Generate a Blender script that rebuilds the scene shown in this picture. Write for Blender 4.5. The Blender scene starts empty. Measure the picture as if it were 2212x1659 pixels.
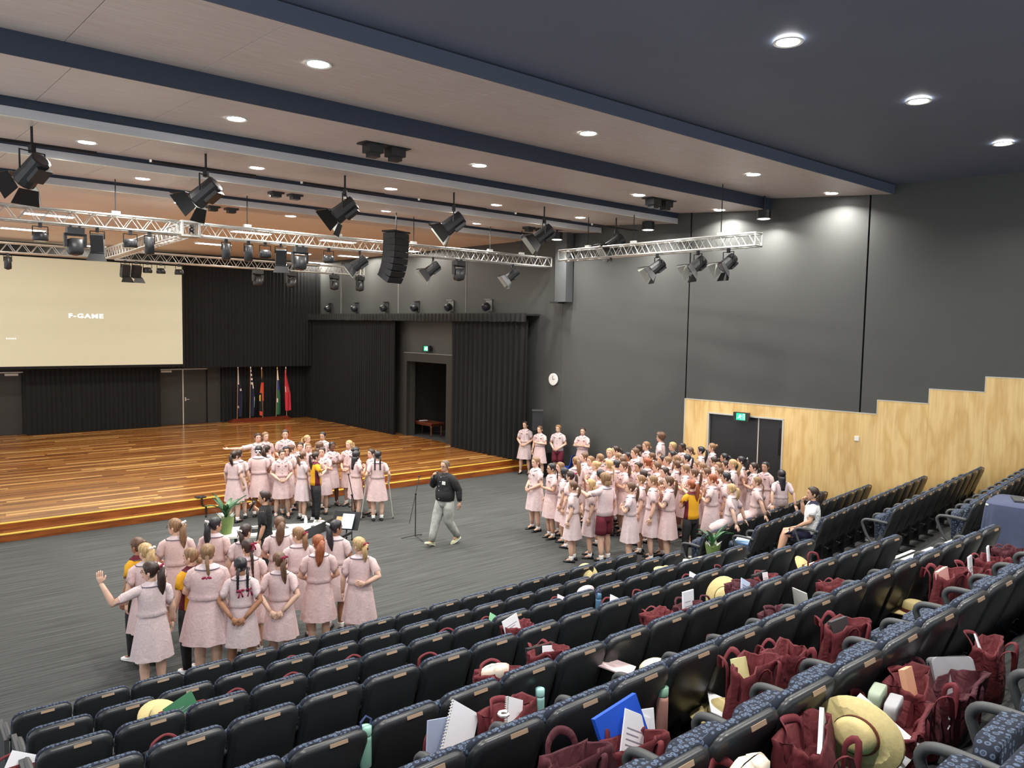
import bpy, math, random
from mathutils import Vector, Matrix
from math import sin, cos, pi, radians, sqrt
random.seed(7)
SC = bpy.context.scene
COL = SC.collection

# ------------------------------------------------------------------ camera
CAM_H = 4.6
YAW, PITCH, ROLL, FPX = 0.7010, -0.07244, 0.01838, 1667.0
_cy, _sy, _cp, _sp = cos(YAW), sin(YAW), cos(PITCH), sin(PITCH)
_fwd = Vector((_sy*_cp, _cy*_cp, _sp)); _rt = Vector((_cy, -_sy, 0)); _up = _rt.cross(_fwd)
_r2 = _rt*cos(ROLL) + _up*sin(ROLL); _u2 = -_rt*sin(ROLL) + _up*cos(ROLL)
cam_d = bpy.data.cameras.new('camera'); cam = bpy.data.objects.new('camera', cam_d); COL.objects.link(cam)
cam_d.sensor_width = 36; cam_d.lens = FPX/2212*36; cam_d.clip_start = .05; cam_d.clip_end = 200
cam.matrix_world = Matrix(((_r2.x, _u2.x, -_fwd.x, 0), (_r2.y, _u2.y, -_fwd.y, 0), (_r2.z, _u2.z, -_fwd.z, CAM_H), (0, 0, 0, 1)))
SC.camera = cam
SC.view_settings.view_transform = 'Standard'; SC.view_settings.look = 'None'
SC.view_settings.exposure = 0.62; SC.view_settings.gamma = 1.0; SC.view_settings.use_curve_mapping = False
try:
    SC.cycles.use_denoising = True; SC.cycles.max_bounces = 6; SC.cycles.diffuse_bounces = 4; SC.cycles.glossy_bounces = 2
    SC.cycles.sample_clamp_indirect = 4.0; SC.cycles.use_light_tree = True; SC.cycles.caustics_reflective = False
except Exception: pass
world = bpy.data.worlds.new('world'); SC.world = world; world.use_nodes = True
world.node_tree.nodes['Background'].inputs[0].default_value = (.93, .96, 1.0, 1)
world.node_tree.nodes['Background'].inputs[1].default_value = WORLD_STRENGTH = 0.95  # even ambient fill, added to brighten the hall through its open rear and left

def _ray(x, y):
    a, b = (x-1106.0)/FPX, -(y-829.5)/FPX
    return _r2*a + _u2*b + _fwd
def at_z(x, y, z):          # the point at height z seen at a position of the photograph
    d = _ray(x, y); t = (z-CAM_H)/d.z; return Vector((d.x*t, d.y*t, z))
def at_y(x, y, Y):
    d = _ray(x, y); t = Y/d.y; return Vector((d.x*t, Y, CAM_H+d.z*t))
def img_y(P):
    c = Vector(P)-Vector((0, 0, CAM_H)); return 829.5-FPX*c.dot(_u2)/c.dot(_fwd)
def z_at(y, P):             # height above P that shows at row y
    lo, hi = -2., 12.
    for _ in range(40):
        m = (lo+hi)/2
        if img_y((P[0], P[1], m)) > y: lo = m
        else: hi = m
    return lo

# ------------------------------------------------------------------ lamps (power in W)
LAMP_W, STAGE_W = 75.0, 62.0
AUD_LAMPS = [  # x, y, z of the recessed downlights
 (4.472, 9.16, 7.845), (9.337, 9.22, 7.848), (14.15, 9.19, 7.846), (17.27, 9.13, 7.843),
 (4.504, 12.0, 7.722), (9.243, 12.05, 7.724), (13.87, 12.0, 7.722), (16.94, 11.95, 7.72),
 (3.033, 14.86, 7.61), (5.971, 14.85, 7.61), (9.028, 14.95, 7.615), (12.06, 15.0, 7.62), (14.97, 15.0, 7.618),
 (4.518, 17.2, 7.52), (7.4, 17.3, 7.53), (10.39, 17.4, 7.535), (13.467, 17.6, 7.545),
 (5.868, 19.2, 7.405), (8.654, 19.3, 7.405)]
REAR_LAMPS = [(8.36, 5.04, 7.98), (11.80, 4.99, 7.98), (15.4, 5.04, 7.98), (4.9, 5.04, 7.98), (1.4, 5.04, 7.98), (1.4, 1.5, 7.98), (4.9, 1.5, 7.98), (8.36, 1.5, 7.98), (11.8, 1.5, 7.98)]
CAN_LAMPS = [(1650, 472, 7.40), (1400, 496, 7.33), (1203, 517, 7.22)]
STAGE_PANELS = [(3.95, 24.0), (3.97, 28.4), (9.3, 23.6), (9.7, 28.1), (12.3, 23.7), (13.2, 29.0), (15.6, 32.6), (15.4, 24.6), (15.4, 28.4), (-1, 24), (-1, 28.4), (6.6, 32.6)]

# ------------------------------------------------------------------ materials
MATS = {}
def srgb(c):
    return tuple(((v/255)/12.92 if v/255 <= .04045 else ((v/255+.055)/1.055)**2.4) for v in c) + (1,)
def mat(name, rgb, rough=.6, metal=0., noise=0., scale=(8, 8, 8), rgb2=None, bump=0., detail=3., emit=0., coat=0., spec=None, coords='Object', lohi=(.35, .65), attr=None):
    if name in MATS: return MATS[name]
    m = bpy.data.materials.new(name); m.use_nodes = True; nt = m.node_tree; b = nt.nodes['Principled BSDF']
    b.inputs['Roughness'].default_value = rough; b.inputs['Metallic'].default_value = metal
    if spec is not None: b.inputs['Specular IOR Level'].default_value = spec
    c = srgb(rgb)
    if attr:
        a = nt.nodes.new('ShaderNodeAttribute'); a.attribute_name = attr
    tc = nt.nodes.new('ShaderNodeTexCoord'); mp = nt.nodes.new('ShaderNodeMapping'); mp.inputs['Scale'].default_value = scale
    nz = nt.nodes.new('ShaderNodeTexNoise'); nz.inputs['Scale'].default_value = 1.0; nz.inputs['Detail'].default_value = detail
    nt.links.new(tc.outputs[coords], mp.inputs[0]); nt.links.new(mp.outputs[0], nz.inputs['Vector'])
    cr = nt.nodes.new('ShaderNodeValToRGB'); cr.color_ramp.elements[0].position = lohi[0]; cr.color_ramp.elements[1].position = lohi[1]
    c2 = srgb(rgb2) if rgb2 else tuple(v*(1-noise) for v in c[:3]) + (1,)
    cr.color_ramp.elements[0].color = c2; cr.color_ramp.elements[1].color = c
    nt.links.new(nz.outputs['Fac'], cr.inputs[0]); nt.links.new(cr.outputs[0], b.inputs['Base Color'])
    if attr:
        mx = nt.nodes.new('ShaderNodeMix'); mx.data_type = 'RGBA'; mx.blend_type = 'MULTIPLY'; mx.inputs[0].default_value = 1
        nt.links.new(cr.outputs[0], mx.inputs[6]); nt.links.new(a.outputs['Color'], mx.inputs[7]); nt.links.new(mx.outputs[2], b.inputs['Base Color'])
    if bump:
        bp = nt.nodes.new('ShaderNodeBump'); bp.inputs['Strength'].default_value = bump; bp.inputs['Distance'].default_value = .01
        nt.links.new(nz.outputs['Fac'], bp.inputs['Height']); nt.links.new(bp.outputs[0], b.inputs['Normal'])
    if emit:
        b.inputs['Emission Color'].default_value = c; b.inputs['Emission Strength'].default_value = emit
    if coat: b.inputs['Coat Weight'].default_value = coat; b.inputs['Coat Roughness'].default_value = .15
    MATS[name] = m; return m

wall_black = mat('wall_black_paint', (50, 50, 48), .55, noise=.08, scale=(1.5, 1.5, 1.5))
wall_grey = mat('wall_charcoal_paint', (72, 73, 71), .5, noise=.06, scale=(1, 1, 1))
seam_mat = mat('seam_metal', (150, 152, 146), .5, noise=.05)
seam_dark = mat('seam_dark', (34, 36, 36), .7)
ceil_dark = mat('ceiling_blue_black', (114, 122, 142), .6, noise=.06, scale=(1, 1, 1))
fascia_dark = mat('fascia_blue_black', (52, 62, 80), .6, noise=.05)
ceil_wood = mat('ceiling_timber_veneer', (230, 220, 214), .38, rgb2=(218, 204, 196), scale=(2, 26, 2), detail=5)
silver = mat('brushed_silver', (204, 207, 212), .42, metal=.15, noise=.08, scale=(1.2, 20, 20))
silver_lip = mat('bright_silver_lip', (245, 243, 230), .25, metal=.2)
peach = mat('stage_ceiling_paint', (240, 228, 216), .7, noise=.05, scale=(1, 1, 1))
lamp_glow = mat('lamp_glow', (255, 252, 244), .4, emit=28)
panel_glow = mat('batten_glow', (255, 250, 235), .4, emit=9)
lamp_ring = mat('lamp_ring', (225, 225, 220), .4)
carpet = mat('carpet_grey', (78, 80, 78), .95, rgb2=(50, 52, 51), scale=(.7, 34, 1), detail=4, bump=.15, lohi=(.38, .66))
tier_carpet = mat('carpet_dark_grey', (66, 67, 67), .95, rgb2=(38, 39, 40), scale=(1.3, 55, 1), detail=4, bump=.15, lohi=(.38, .66))
riser_grey = mat('riser_dark', (54, 55, 56), .8)
curtain_mat = mat('curtain_black', (13, 14, 15), .9, noise=.1)
curtain_mat2 = mat('curtain_black_light', (30, 32, 31), .85, noise=.12)
ply = None
steel_white = mat('truss_aluminium', (214, 214, 208), .32, metal=.55, noise=.05)
black_plastic = mat('black_plastic', (42, 43, 45), .38, noise=.08)
black_metal = mat('black_metal', (34, 35, 37), .4, metal=.3)
grey_shell = mat('seat_shell_plastic', (46, 48, 50), .34, noise=.08, scale=(3, 3, 3), spec=.5)
arm_grey = mat('arm_grey', (66, 68, 69), .5)
plate_mat = mat('plate_brass', (186, 158, 132), .4, metal=.2)
white_mat = mat('white_plastic', (236, 236, 232), .5)
paper = mat('paper_white', (240, 241, 245), .7)
alu_trim = mat('aluminium_trim', (206, 204, 194), .4, metal=.4)
glass_dark = mat('lens_glass', (60, 64, 76), .08, metal=.4)
gold = mat('nosing_yellow', (236, 196, 84), .4)
riser_wood = mat('riser_timber', (150, 82, 34), .3, rgb2=(116, 58, 22), scale=(2, 2, 18), coat=.3)
stage_wood = mat('stage_board', (255, 255, 255), .24, rgb2=(214, 206, 200), scale=(1.2, 60, 60), attr='tone', coat=.35)
nos_white = mat('nosing_white', (216, 214, 206), .6)

def plywood():
    m = bpy.data.materials.new('plywood_clear'); m.use_nodes = True; nt = m.node_tree; b = nt.nodes['Principled BSDF']
    b.inputs['Roughness'].default_value = .42
    tc = nt.nodes.new('ShaderNodeTexCoord'); mp = nt.nodes.new('ShaderNodeMapping'); mp.inputs['Scale'].default_value = (1.25, 1.25, .34)
    n1 = nt.nodes.new('ShaderNodeTexNoise'); n1.inputs['Scale'].default_value = 1.6; n1.inputs['Detail'].default_value = 3
    nt.links.new(tc.outputs['Object'], mp.inputs[0]); nt.links.new(mp.outputs[0], n1.inputs['Vector'])
    mt = nt.nodes.new('ShaderNodeMath'); mt.operation = 'MULTIPLY'; mt.inputs[1].default_value = 9
    fr = nt.nodes.new('ShaderNodeMath'); fr.operation = 'PINGPONG'; fr.inputs[1].default_value = 1
    nt.links.new(n1.outputs['Fac'], mt.inputs[0]); nt.links.new(mt.outputs[0], fr.inputs[0])
    cr = nt.nodes.new('ShaderNodeValToRGB'); cr.color_ramp.elements[0].color = srgb((214, 176, 112)); cr.color_ramp.elements[1].color = srgb((230, 198, 136))
    cr.color_ramp.elements[0].position = 0; cr.color_ramp.elements[1].position = .75
    nt.links.new(fr.outputs[0], cr.inputs[0])
    mp2 = nt.nodes.new('ShaderNodeMapping'); mp2.inputs['Scale'].default_value = (22, 22, .9)
    n2 = nt.nodes.new('ShaderNodeTexNoise'); n2.inputs['Scale'].default_value = 1.0
    nt.links.new(tc.outputs['Object'], mp2.inputs[0]); nt.links.new(mp2.outputs[0], n2.inputs['Vector'])
    mx = nt.nodes.new('ShaderNodeMix'); mx.data_type = 'RGBA'; mx.blend_type = 'MULTIPLY'; mx.inputs[0].default_value = .3
    nt.links.new(cr.outputs[0], mx.inputs[6]); nt.links.new(n2.outputs['Color'], mx.inputs[7])
    c3 = nt.nodes.new('ShaderNodeValToRGB'); c3.color_ramp.elements[0].position = .3; c3.color_ramp.elements[0].color = (.62, .6, .55, 1); c3.color_ramp.elements[1].position = .6; c3.color_ramp.elements[1].color = (1, 1, 1, 1)
    nt.links.new(n2.outputs['Fac'], c3.inputs[0]); nt.links.new(c3.outputs[0], mx.inputs[7])
    nt.links.new(mx.outputs[2], b.inputs['Base Color'])
    return m
ply = plywood()
def upholstery():
    m = bpy.data.materials.new('seat_fabric_blue_rings'); m.use_nodes = True; nt = m.node_tree; b = nt.nodes['Principled BSDF']
    b.inputs['Roughness'].default_value = .9
    tc = nt.nodes.new('ShaderNodeTexCoord'); v = nt.nodes.new('ShaderNodeTexVoronoi'); v.inputs['Scale'].default_value = 32; v.inputs['Randomness'].default_value = .45
    nt.links.new(tc.outputs['Object'], v.inputs['Vector'])
    cr = nt.nodes.new('ShaderNodeValToRGB'); e = cr.color_ramp.elements
    e[0].position = .0; e[0].color = srgb((88, 102, 124)); e[1].position = .16; e[1].color = srgb((30, 38, 54))
    a = e.new(.3); a.color = srgb((98, 114, 138)); a2 = e.new(.44); a2.color = srgb((27, 34, 49))
    nt.links.new(v.outputs['Distance'], cr.inputs[0]); nt.links.new(cr.outputs[0], b.inputs['Base Color'])
    return m
fabric = upholstery()

# ------------------------------------------------------------------ mesh helpers
class MB:
    def __init__(s): s.v = []; s.f = []; s.m = []
    def add(s, vs, fs, mi=0):
        o = len(s.v); s.v += [tuple(v) for v in vs]; s.f += [tuple(i+o for i in f) for f in fs]; s.m += [mi]*len(fs); return s
    def box(s, a, b, mi=0):
        x0, y0, z0 = a; x1, y1, z1 = b
        return s.add([(x0,y0,z0),(x1,y0,z0),(x1,y1,z0),(x0,y1,z0),(x0,y0,z1),(x1,y0,z1),(x1,y1,z1),(x0,y1,z1)],
                     [(0,3,2,1),(4,5,6,7),(0,1,5,4),(1,2,6,5),(2,3,7,6),(3,0,4,7)], mi)
    def obox(s, c, size, M=None, mi=0):
        M = M or Matrix.Identity(3); hx, hy, hz = size[0]/2, size[1]/2, size[2]/2; c = Vector(c)
        vs = [c + M @ Vector((x, y, z)) for z in (-hz, hz) for x, y in ((-hx,-hy),(hx,-hy),(hx,hy),(-hx,hy))]
        return s.add(vs, [(0,3,2,1),(4,5,6,7),(0,1,5,4),(1,2,6,5),(2,3,7,6),(3,0,4,7)], mi)
    def loft(s, rings, c0=True, c1=True, mi=0, closed=True):
        n = len(rings[0]); o = len(s.v)
        for r in rings: s.v += [tuple(p) for p in r]
        k = n if closed else n-1
        for i in range(len(rings)-1):
            for j in range(k):
                a = o+i*n+j; b = o+i*n+(j+1) % n
                s.f.append((a, b, b+n, a+n)); s.m.append(mi)
        if c0: s.f.append(tuple(o+j for j in reversed(range(n)))); s.m.append(mi)
        if c1: s.f.append(tuple(o+(len(rings)-1)*n+j for j in range(n))); s.m.append(mi)
        return s
    def tube(s, pts, rad, n=8, mi=0, flat=1.0, up=None, caps=True):
        pts = [Vector(p) for p in pts]; k = len(pts)
        if not hasattr(rad, '__len__'): rad = [rad]*k
        t0 = (pts[1]-pts[0]).normalized()
        u = Vector(up) if up else (Vector((0,0,1)) if abs(t0.z) < .9 else Vector((0,1,0)))
        u = (u-t0*u.dot(t0)).normalized(); rings = []
        for i in range(k):
            t = ((pts[min(i+1,k-1)]-pts[i]).normalized() + (pts[i]-pts[max(i-1,0)]).normalized())
            t = t.normalized() if t.length > 1e-6 else t0
            u = (u-t*u.dot(t)); u = u.normalized() if u.length > 1e-6 else t.orthogonal().normalized(); w = t.cross(u)
            r = rad[i]
            rings.append([pts[i] + u*(r*flat*cos(2*pi*j/n)) + w*(r*sin(2*pi*j/n)) for j in range(n)])
        return s.loft(rings, caps, caps, mi)
    def lathe(s, prof, c=(0,0,0), n=16, mi=0, M=None, caps=True):
        c = Vector(c); M = M or Matrix.Identity(3)
        return s.loft([[c + M @ Vector((r*cos(2*pi*j/n), r*sin(2*pi*j/n), z)) for j in range(n)] for r, z in prof], caps, caps, mi)
    def ball(s, c, r, n=8, mi=0, M=None):
        if not hasattr(r, '__len__'): r = (r, r, r)
        c = Vector(c); M = M or Matrix.Identity(3); rings = []
        for i in range(n//2+1):
            a = -pi/2+pi*(i+.0)/(n//2); a = max(min(a, pi/2-.12), -pi/2+.12)
            rings.append([c + M @ Vector((r[0]*cos(a)*cos(2*pi*j/n), r[1]*cos(a)*sin(2*pi*j/n), r[2]*sin(a))) for j in range(n)])
        return s.loft(rings, True, True, mi)
    def mesh(s, name, mats=(), smooth=False):
        me = bpy.data.meshes.new(name); me.from_pydata(s.v, [], s.f)
        for m in mats: me.materials.append(m)
        if len(mats) > 1: me.polygons.foreach_set('material_index', s.m)
        if smooth: me.polygons.foreach_set('use_smooth', [True]*len(s.f))
        me.update(); return me
    def obj(s, name, mats, parent=None, smooth=False, loc=None, **k):
        if not isinstance(mats, (list, tuple)): mats = [mats]
        return link(name, s.mesh(name, mats, smooth), parent, loc, **k)
def link(name, me, parent=None, loc=None, rz=0, label=None, cat=None, group=None, kind=None):
    o = bpy.data.objects.new(name, me); COL.objects.link(o)
    if parent: o.parent = parent
    if loc is not None: o.location = loc
    if rz: o.rotation_euler = (0, 0, rz)
    tag(o, label, cat, group, kind); return o
def tag(o, label=None, cat=None, group=None, kind=None):
    if label: o['label'] = label
    if cat: o['category'] = cat
    if group: o['group'] = group
    if kind: o['kind'] = kind
    return o
def empty(name, loc=(0,0,0), rz=0, label=None, cat=None, group=None, kind=None):
    return link(name, None, None, loc, rz, label, cat, group, kind)
KIDS = {}
def copy_tree(o, parent=None):
    c = o.copy(); COL.objects.link(c)
    if parent is not None: c.parent = parent
    for ch in list(o.children): copy_tree(ch, c)
    return c
def spline(pts, n=3):
    pts = [Vector(p) for p in pts]; out = []
    for i in range(len(pts)-1):
        p0, p1, p2, p3 = pts[max(i-1, 0)], pts[i], pts[i+1], pts[min(i+2, len(pts)-1)]
        for k in range(n):
            t = k/n; out.append(.5*((2*p1)+(p2-p0)*t+(2*p0-5*p1+4*p2-p3)*t*t+(3*p1-p0-3*p2+p3)*t**3))
    return out+[pts[-1]]
def wrinkle(m, scale, strength):
    nt = m.node_tree; b = nt.nodes['Principled BSDF']; tc = nt.nodes.new('ShaderNodeTexCoord'); n = nt.nodes.new('ShaderNodeTexNoise'); n.inputs['Scale'].default_value = scale; n.inputs['Detail'].default_value = 2; n.inputs['Distortion'].default_value = 1.2
    bp = nt.nodes.new('ShaderNodeBump'); bp.inputs['Strength'].default_value = strength; bp.inputs['Distance'].default_value = .03
    nt.links.new(tc.outputs['Object'], n.inputs['Vector']); nt.links.new(n.outputs['Fac'], bp.inputs['Height']); nt.links.new(bp.outputs[0], b.inputs['Normal'])
def orient(n, up):
    # rotation whose local -Y looks along n and whose local Z leans towards up
    y = -Vector(n).normalized(); z = Vector(up); z = (z-y*z.dot(y)).normalized(); x = y.cross(z)
    return Matrix(((x.x, y.x, z.x), (x.y, y.y, z.y), (x.z, y.z, z.z))).to_euler()
def Rx(a): return Matrix.Rotation(a, 3, 'X')
def Ry(a): return Matrix.Rotation(a, 3, 'Y')
def Rz(a): return Matrix.Rotation(a, 3, 'Z')
ORD = ['','first','second','third','fourth','fifth','sixth','seventh','eighth','ninth','tenth','eleventh','twelfth','thirteenth','fourteenth','fifteenth','sixteenth','seventeenth']
def nth(k):
    return ORD[k] if k < len(ORD) else '%d%s' % (k, 'st' if k % 10 == 1 and k != 11 else 'nd' if k % 10 == 2 and k != 12 else 'rd' if k % 10 == 3 and k != 13 else 'th')

# ================================================================== THE ROOM
CX, CY = 16.6, 17.36                  # corner between the stage side wall and the audience side wall
SK = math.atan2(.5, 16.); AW = radians(8.7)
class Fr:
    def __init__(s, e, n): s.e = Vector(e); s.n = Vector(n)
    def p(s, t, o, z): return Vector((CX, CY, 0)) + s.e*t + s.n*o + Vector((0, 0, z))
    def box(s, mb, t0, t1, o0, o1, z0, z1, mi=0):
        P = [s.p(t, o, z) for z in (z0, z1) for t, o in ((t0,o0),(t1,o0),(t1,o1),(t0,o1))]
        return mb.add(P, [(0,3,2,1),(4,5,6,7),(0,1,5,4),(1,2,6,5),(2,3,7,6),(3,0,4,7)], mi)
SW = Fr((-sin(SK), cos(SK), 0), (-cos(SK), -sin(SK), 0))      # stage side wall: t towards the back of the stage, o into the room
HW = Fr((sin(AW), -cos(AW), 0), (-cos(AW), -sin(AW), 0))      # audience side wall: t towards the rear
def T_on_stage(Y): return (Y-CY)/cos(SK)
ZS = .33
YB = 33.45
ZT = 8.0
# floors
MB().box((-4, 8.9, -.1), (20.5, 18.65, 0)).obj('floor', carpet, kind='structure')
# stage: substrate, two treads, boards
def plank_tone(r):
    k = r.random()
    if k < .12: c = (222, 176, 108)
    elif k < .40: c = (180, 126, 64)
    elif k < .75: c = (158, 102, 48)
    else: c = (130, 79, 35)
    j = r.uniform(.9, 1.1); return tuple(v*j for v in srgb(c)[:3]) + (1,)
def boards(name, x0, x1, y0, y1, z, w, parent, kind='stuff', lmin=1.0, lmax=3.4):
    r = random.Random(3); mb = MB(); cols = []; y = y0
    def xr(y): return x1
    while y < y1-.01:
        x = x0 - r.uniform(0, 2); ye = min(y+w-.002, y1)
        while x < x1(y):
            L = r.uniform(lmin, lmax); xe = min(x+L-.0025, x1(y)); xa = max(x, x0)
            if xe > xa+.02:
                dz = r.uniform(-.0006, .0006); mb.box((xa, y, z-.012), (xe, ye, z+dz)); cols.append(plank_tone(r))
            x += L
        y += w
    o = mb.obj(name, stage_wood, parent, kind=kind)
    a = o.data.color_attributes.new('tone', 'FLOAT_COLOR', 'CORNER'); buf = []
    for c in cols: buf += list(c)*24
    a.data.foreach_set('color', buf); return o
st = MB().box((-4, 18.95, 0), (20, YB, ZS-.013)).obj('stage_platform', riser_wood); tag(st, 'raised polished timber stage with a step along its front', 'stage', kind='structure')
wallx = lambda y: SW.p(T_on_stage(max(y, CY)), 0, 0).x+.02
boards('stage_board', 1.0, wallx, 19.01, YB-.05, ZS, .13, st)
MB().box((-4, 18.65, 0), (16.58, 18.95, .150)).obj('step', riser_wood, st)
boards('tread_board', 1.0, lambda y: 16.56, 18.71, 18.95, .165, .118, st)
MB().box((-4, 18.645, .148), (16.58, 18.708, .171)).obj('step_nosing', gold, st)
MB().box((-4, 18.945, ZS-.017), (16.55, 19.008, ZS+.004)).obj('step_nosing', gold, st)
# back wall (behind the stage) with its doors, and the stage side wall
MB().box((-4, YB, 0), (16.4, YB+.25, 7.6)).obj('wall_back', wall_black, kind='structure')
w = MB()
tB = T_on_stage(YB)+.3; t_o0, t_o1 = T_on_stage(23.0), T_on_stage(25.55)
SW.box(w, -.05, t_o0, -.25, 0, 0, 7.6); SW.box(w, t_o1, tB, -.25, 0, 0, 7.6); SW.box(w, t_o0, t_o1, -.25, 0, 3.25, 7.6); SW.box(w, t_o0, t_o1, -.25, 0, 0, ZS-.01)
wst = w.obj('wall_stage_right', wall_grey, kind='structure')
for Y in (30.9, 26.4, 22.1):
    t = T_on_stage(Y); SW.box(MB(), t-.012, t+.012, 0, .012, 5.1, 7.4).obj('joint_strip', seam_mat, wst)
# wing recess behind the portal
w = MB(); t0, t1 = t_o0-.35, t_o1+.35
SW.box(w, t0, t1, -2.5, -2.4, ZS, 3.4); SW.box(w, t0-.1, t0, -2.5, -.25, ZS, 3.4); SW.box(w, t1, t1+.1, -2.5, -.25, ZS, 3.4); SW.box(w, t0, t1, -2.5, -.25, 3.3, 3.4)
w.obj('wall_wing', wall_black, kind='structure')
SW.box(MB(), t0, t1, -2.5, 0, ZS-.05, ZS+.002).obj('floor_wing', tier_carpet, kind='structure')
w = MB()      # portal frame standing proud of the wall
SW.box(w, T_on_stage(22.15), t_o0, 0, .16, ZS, 3.57); SW.box(w, t_o0, T_on_stage(25.75), 0, .16, 3.25, 3.57); SW.box(w, t_o1, T_on_stage(25.75), 0, .16, ZS, 3.25)
w.obj('door_1', wall_black, kind='structure', label='wide black portal frame to the wing')
w = MB(); SW.box(w, T_on_stage(22.15), T_on_stage(25.75), -.01, .175, 3.57, 3.585); w.obj('trim_1', seam_mat, kind='structure')
# audience side wall
wr = SW and HW.box(MB(), -.1, 26, -.4, -.1, 0, ZT); HWall = wr.obj('wall_right', seam_dark, kind='structure')
stepz = [(9.31, 2.75)] + [(9.31+1.07*k, 2.75+.33*k) for k in range(1, 16)]
tops = [(4.35, 9.31, 2.75)] + [(9.31+1.07*k, 9.31+1.07*(k+1), 2.75+.33*(k+1)) for k in range(0, 14)]
HW.box(MB(), 0, 4.33, -.1, 0, 0, ZT).obj('wall_panel', wall_grey, HWall)
HW.box(MB(), 4.37, 8.90, -.1, 0, 2.75, ZT).obj('wall_panel', wall_grey, HWall)
w = MB(); HW.box(w, 8.94, 9.31, -.1, 0, 2.75, ZT)
for a, b, z in tops[1:]: HW.box(w, a, b, -.1, 0, min(z, ZT-.01), ZT)
w.obj('wall_panel', wall_grey, HWall)
for a, b, z0, z1 in [(4.37, 5.07, 0, 2.75), (5.07, 7.11, 2.43, 2.75), (7.11, 9.31, 0, 2.75)]+[(a, b, 0, z) for a, b, z in tops[1:]]:
    HW.box(MB(), a+.001, b-.001, -.1, .018, z0, z1).obj('plywood_panel', ply, HWall)
w = MB()
for i, (a, b, z) in enumerate(tops):
    HW.box(w, a, b, -.02, .022, z, z+.016)
    if i: HW.box(w, a-.014, a, -.02, .022, tops[i-1][2], z+.016)
HW.box(w, 4.34, 4.37, -.02, .022, 0, 2.766)
w.obj('trim_2', alu_trim, kind='structure')
w = MB(); HW.box(w, 5.05, 5.09, -.1, .03, 0, 2.43); HW.box(w, 7.09, 7.13, -.1, .03, 0, 2.43); HW.box(w, 5.05, 7.13, -.1, .03, 2.41, 2.45)
d2 = w.obj('door_2', alu_trim, kind='structure', label='black double door in the plywood wall under the exit sign')
HW.box(MB(), 5.1, 6.43, -.1, -.06, 0, 2.41).obj('door_leaf', mat('door_black', (40, 41, 44), .35), d2)
HW.box(MB(), 6.46, 7.09, -.1, -.06, 0, 2.41).obj('door_leaf', MATS['door_black'], d2)
HW.box(MB(), 6.43, 6.46, -.1, -.045, 0, 2.41).obj('meeting_strip', alu_trim, d2)
HW.box(MB(), 6.98, 7.06, -.06, -.05, 1.5, 2.2).obj('glazed_slot', mat('slot_dark', (22, 22, 24), .2), d2)
sw_ = MB(); HW.box(sw_, 8.84, 8.94, .018, .035, 2.09, 2.2); sw_.obj('light_switch', white_mat, label='small white square switch plate on the plywood wall', cat='switch')
# pilaster at the corner
w = MB(); SW.box(w, -.45, .02, 0, .3, 5.42, 7.6); w.obj('trim_3', mat('pilaster_grey', (78, 81, 82), .5), kind='structure')
w = MB(); SW.box(w, -.12, .02, 0, .5, 5.38, 5.42); w.obj('trim_4', seam_dark, kind='structure')
# ------------------------------------------------------------------ ceilings
MB().box((-4.2, -5, ZT), (21, 19.45, ZT+.1)).obj('ceiling', ceil_dark, kind='structure')
MB().box((-4.2, 19.45, 7.42), (16.7, YB+.1, 7.5)).obj('ceiling_stage', peach, kind='structure')
MB().box((-4.2, 19.40, 7.42), (17, 19.48, ZT)).obj('ceiling_drop', fascia_dark, kind='structure')
PAN = [(8.05, 10.93, 7.78, 7.955, 3.5728, 17.99), (10.89, 13.42, 7.668, 7.80, 3.65, 17.56), (13.49, 15.92, 7.53, 7.66, 3.7, 17.18), (15.96, 18.45, 7.45, 7.575, 3.6, 16.78), (18.50, 19.46, 7.375, 7.41, 3.9, 16.45)]
for i, (y0, y1, z0, z1, xj, xe) in enumerate(PAN):
    root = empty('timber_ceiling_bay', (0, y0, z0), label=['broad timber ceiling bay nearest the rear, edged by blue black ceiling', 'second timber ceiling bay from the rear, dark fascia', 'third timber ceiling bay with a silver front edge', 'fourth timber ceiling bay with silver edge over the truss', 'narrow timber ceiling bay at the stage edge, silver front'][i], cat='ceiling panel', kind='structure')
    xs = [xj+1.575*k for k in range(-5, 12)]; xs = [x for x in xs if x < xe-.3]+[xe]
    for a, b in zip(xs[:-1], xs[1:]):
        k = xe - (0 if b < xe-.01 else 0)
        # the right-hand end follows the splayed wall
        cut = (y1-y0)*math.tan(AW) if b > xe-.01 else 0
        P = [(a+.006, 0, 0), (b-.006, 0, 0), (b-.006-cut, y1-y0, z1-z0), (a+.006, y1-y0, z1-z0)]
        mb = MB().add(P+[(x, y, z+.03) for x, y, z in P], [(0,3,2,1),(4,5,6,7),(0,1,5,4),(1,2,6,5),(2,3,7,6),(3,0,4,7)])
        mb.obj('ceiling_panel', ceil_wood, root)
    MB().box((-4, 0, .032), (xe-.45*(y1-y0 > 1), y1-y0, .3)).obj('panel_backing', fascia_dark, root) if False else None
    top = ZT-z0-.02
    if i >= 2:
        MB().box((-4, -.035, 0), (xe, -.005, .135)).obj('silver_fascia', silver, root)
        MB().box((-4, -.045, -.012), (xe, -.002, 0)).obj('silver_lip', silver_lip, root)
        MB().box((-4, -.004, .03), (xe, .01, .36)).obj('dark_fascia', fascia_dark, root)
    else:
        MB().box((-4, -.03, .0), (xe, 0, top if i == 0 else .34)).obj('dark_fascia', mat('fascia_blue', (88, 96, 116), .6) if i == 0 else fascia_dark, root)
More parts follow.
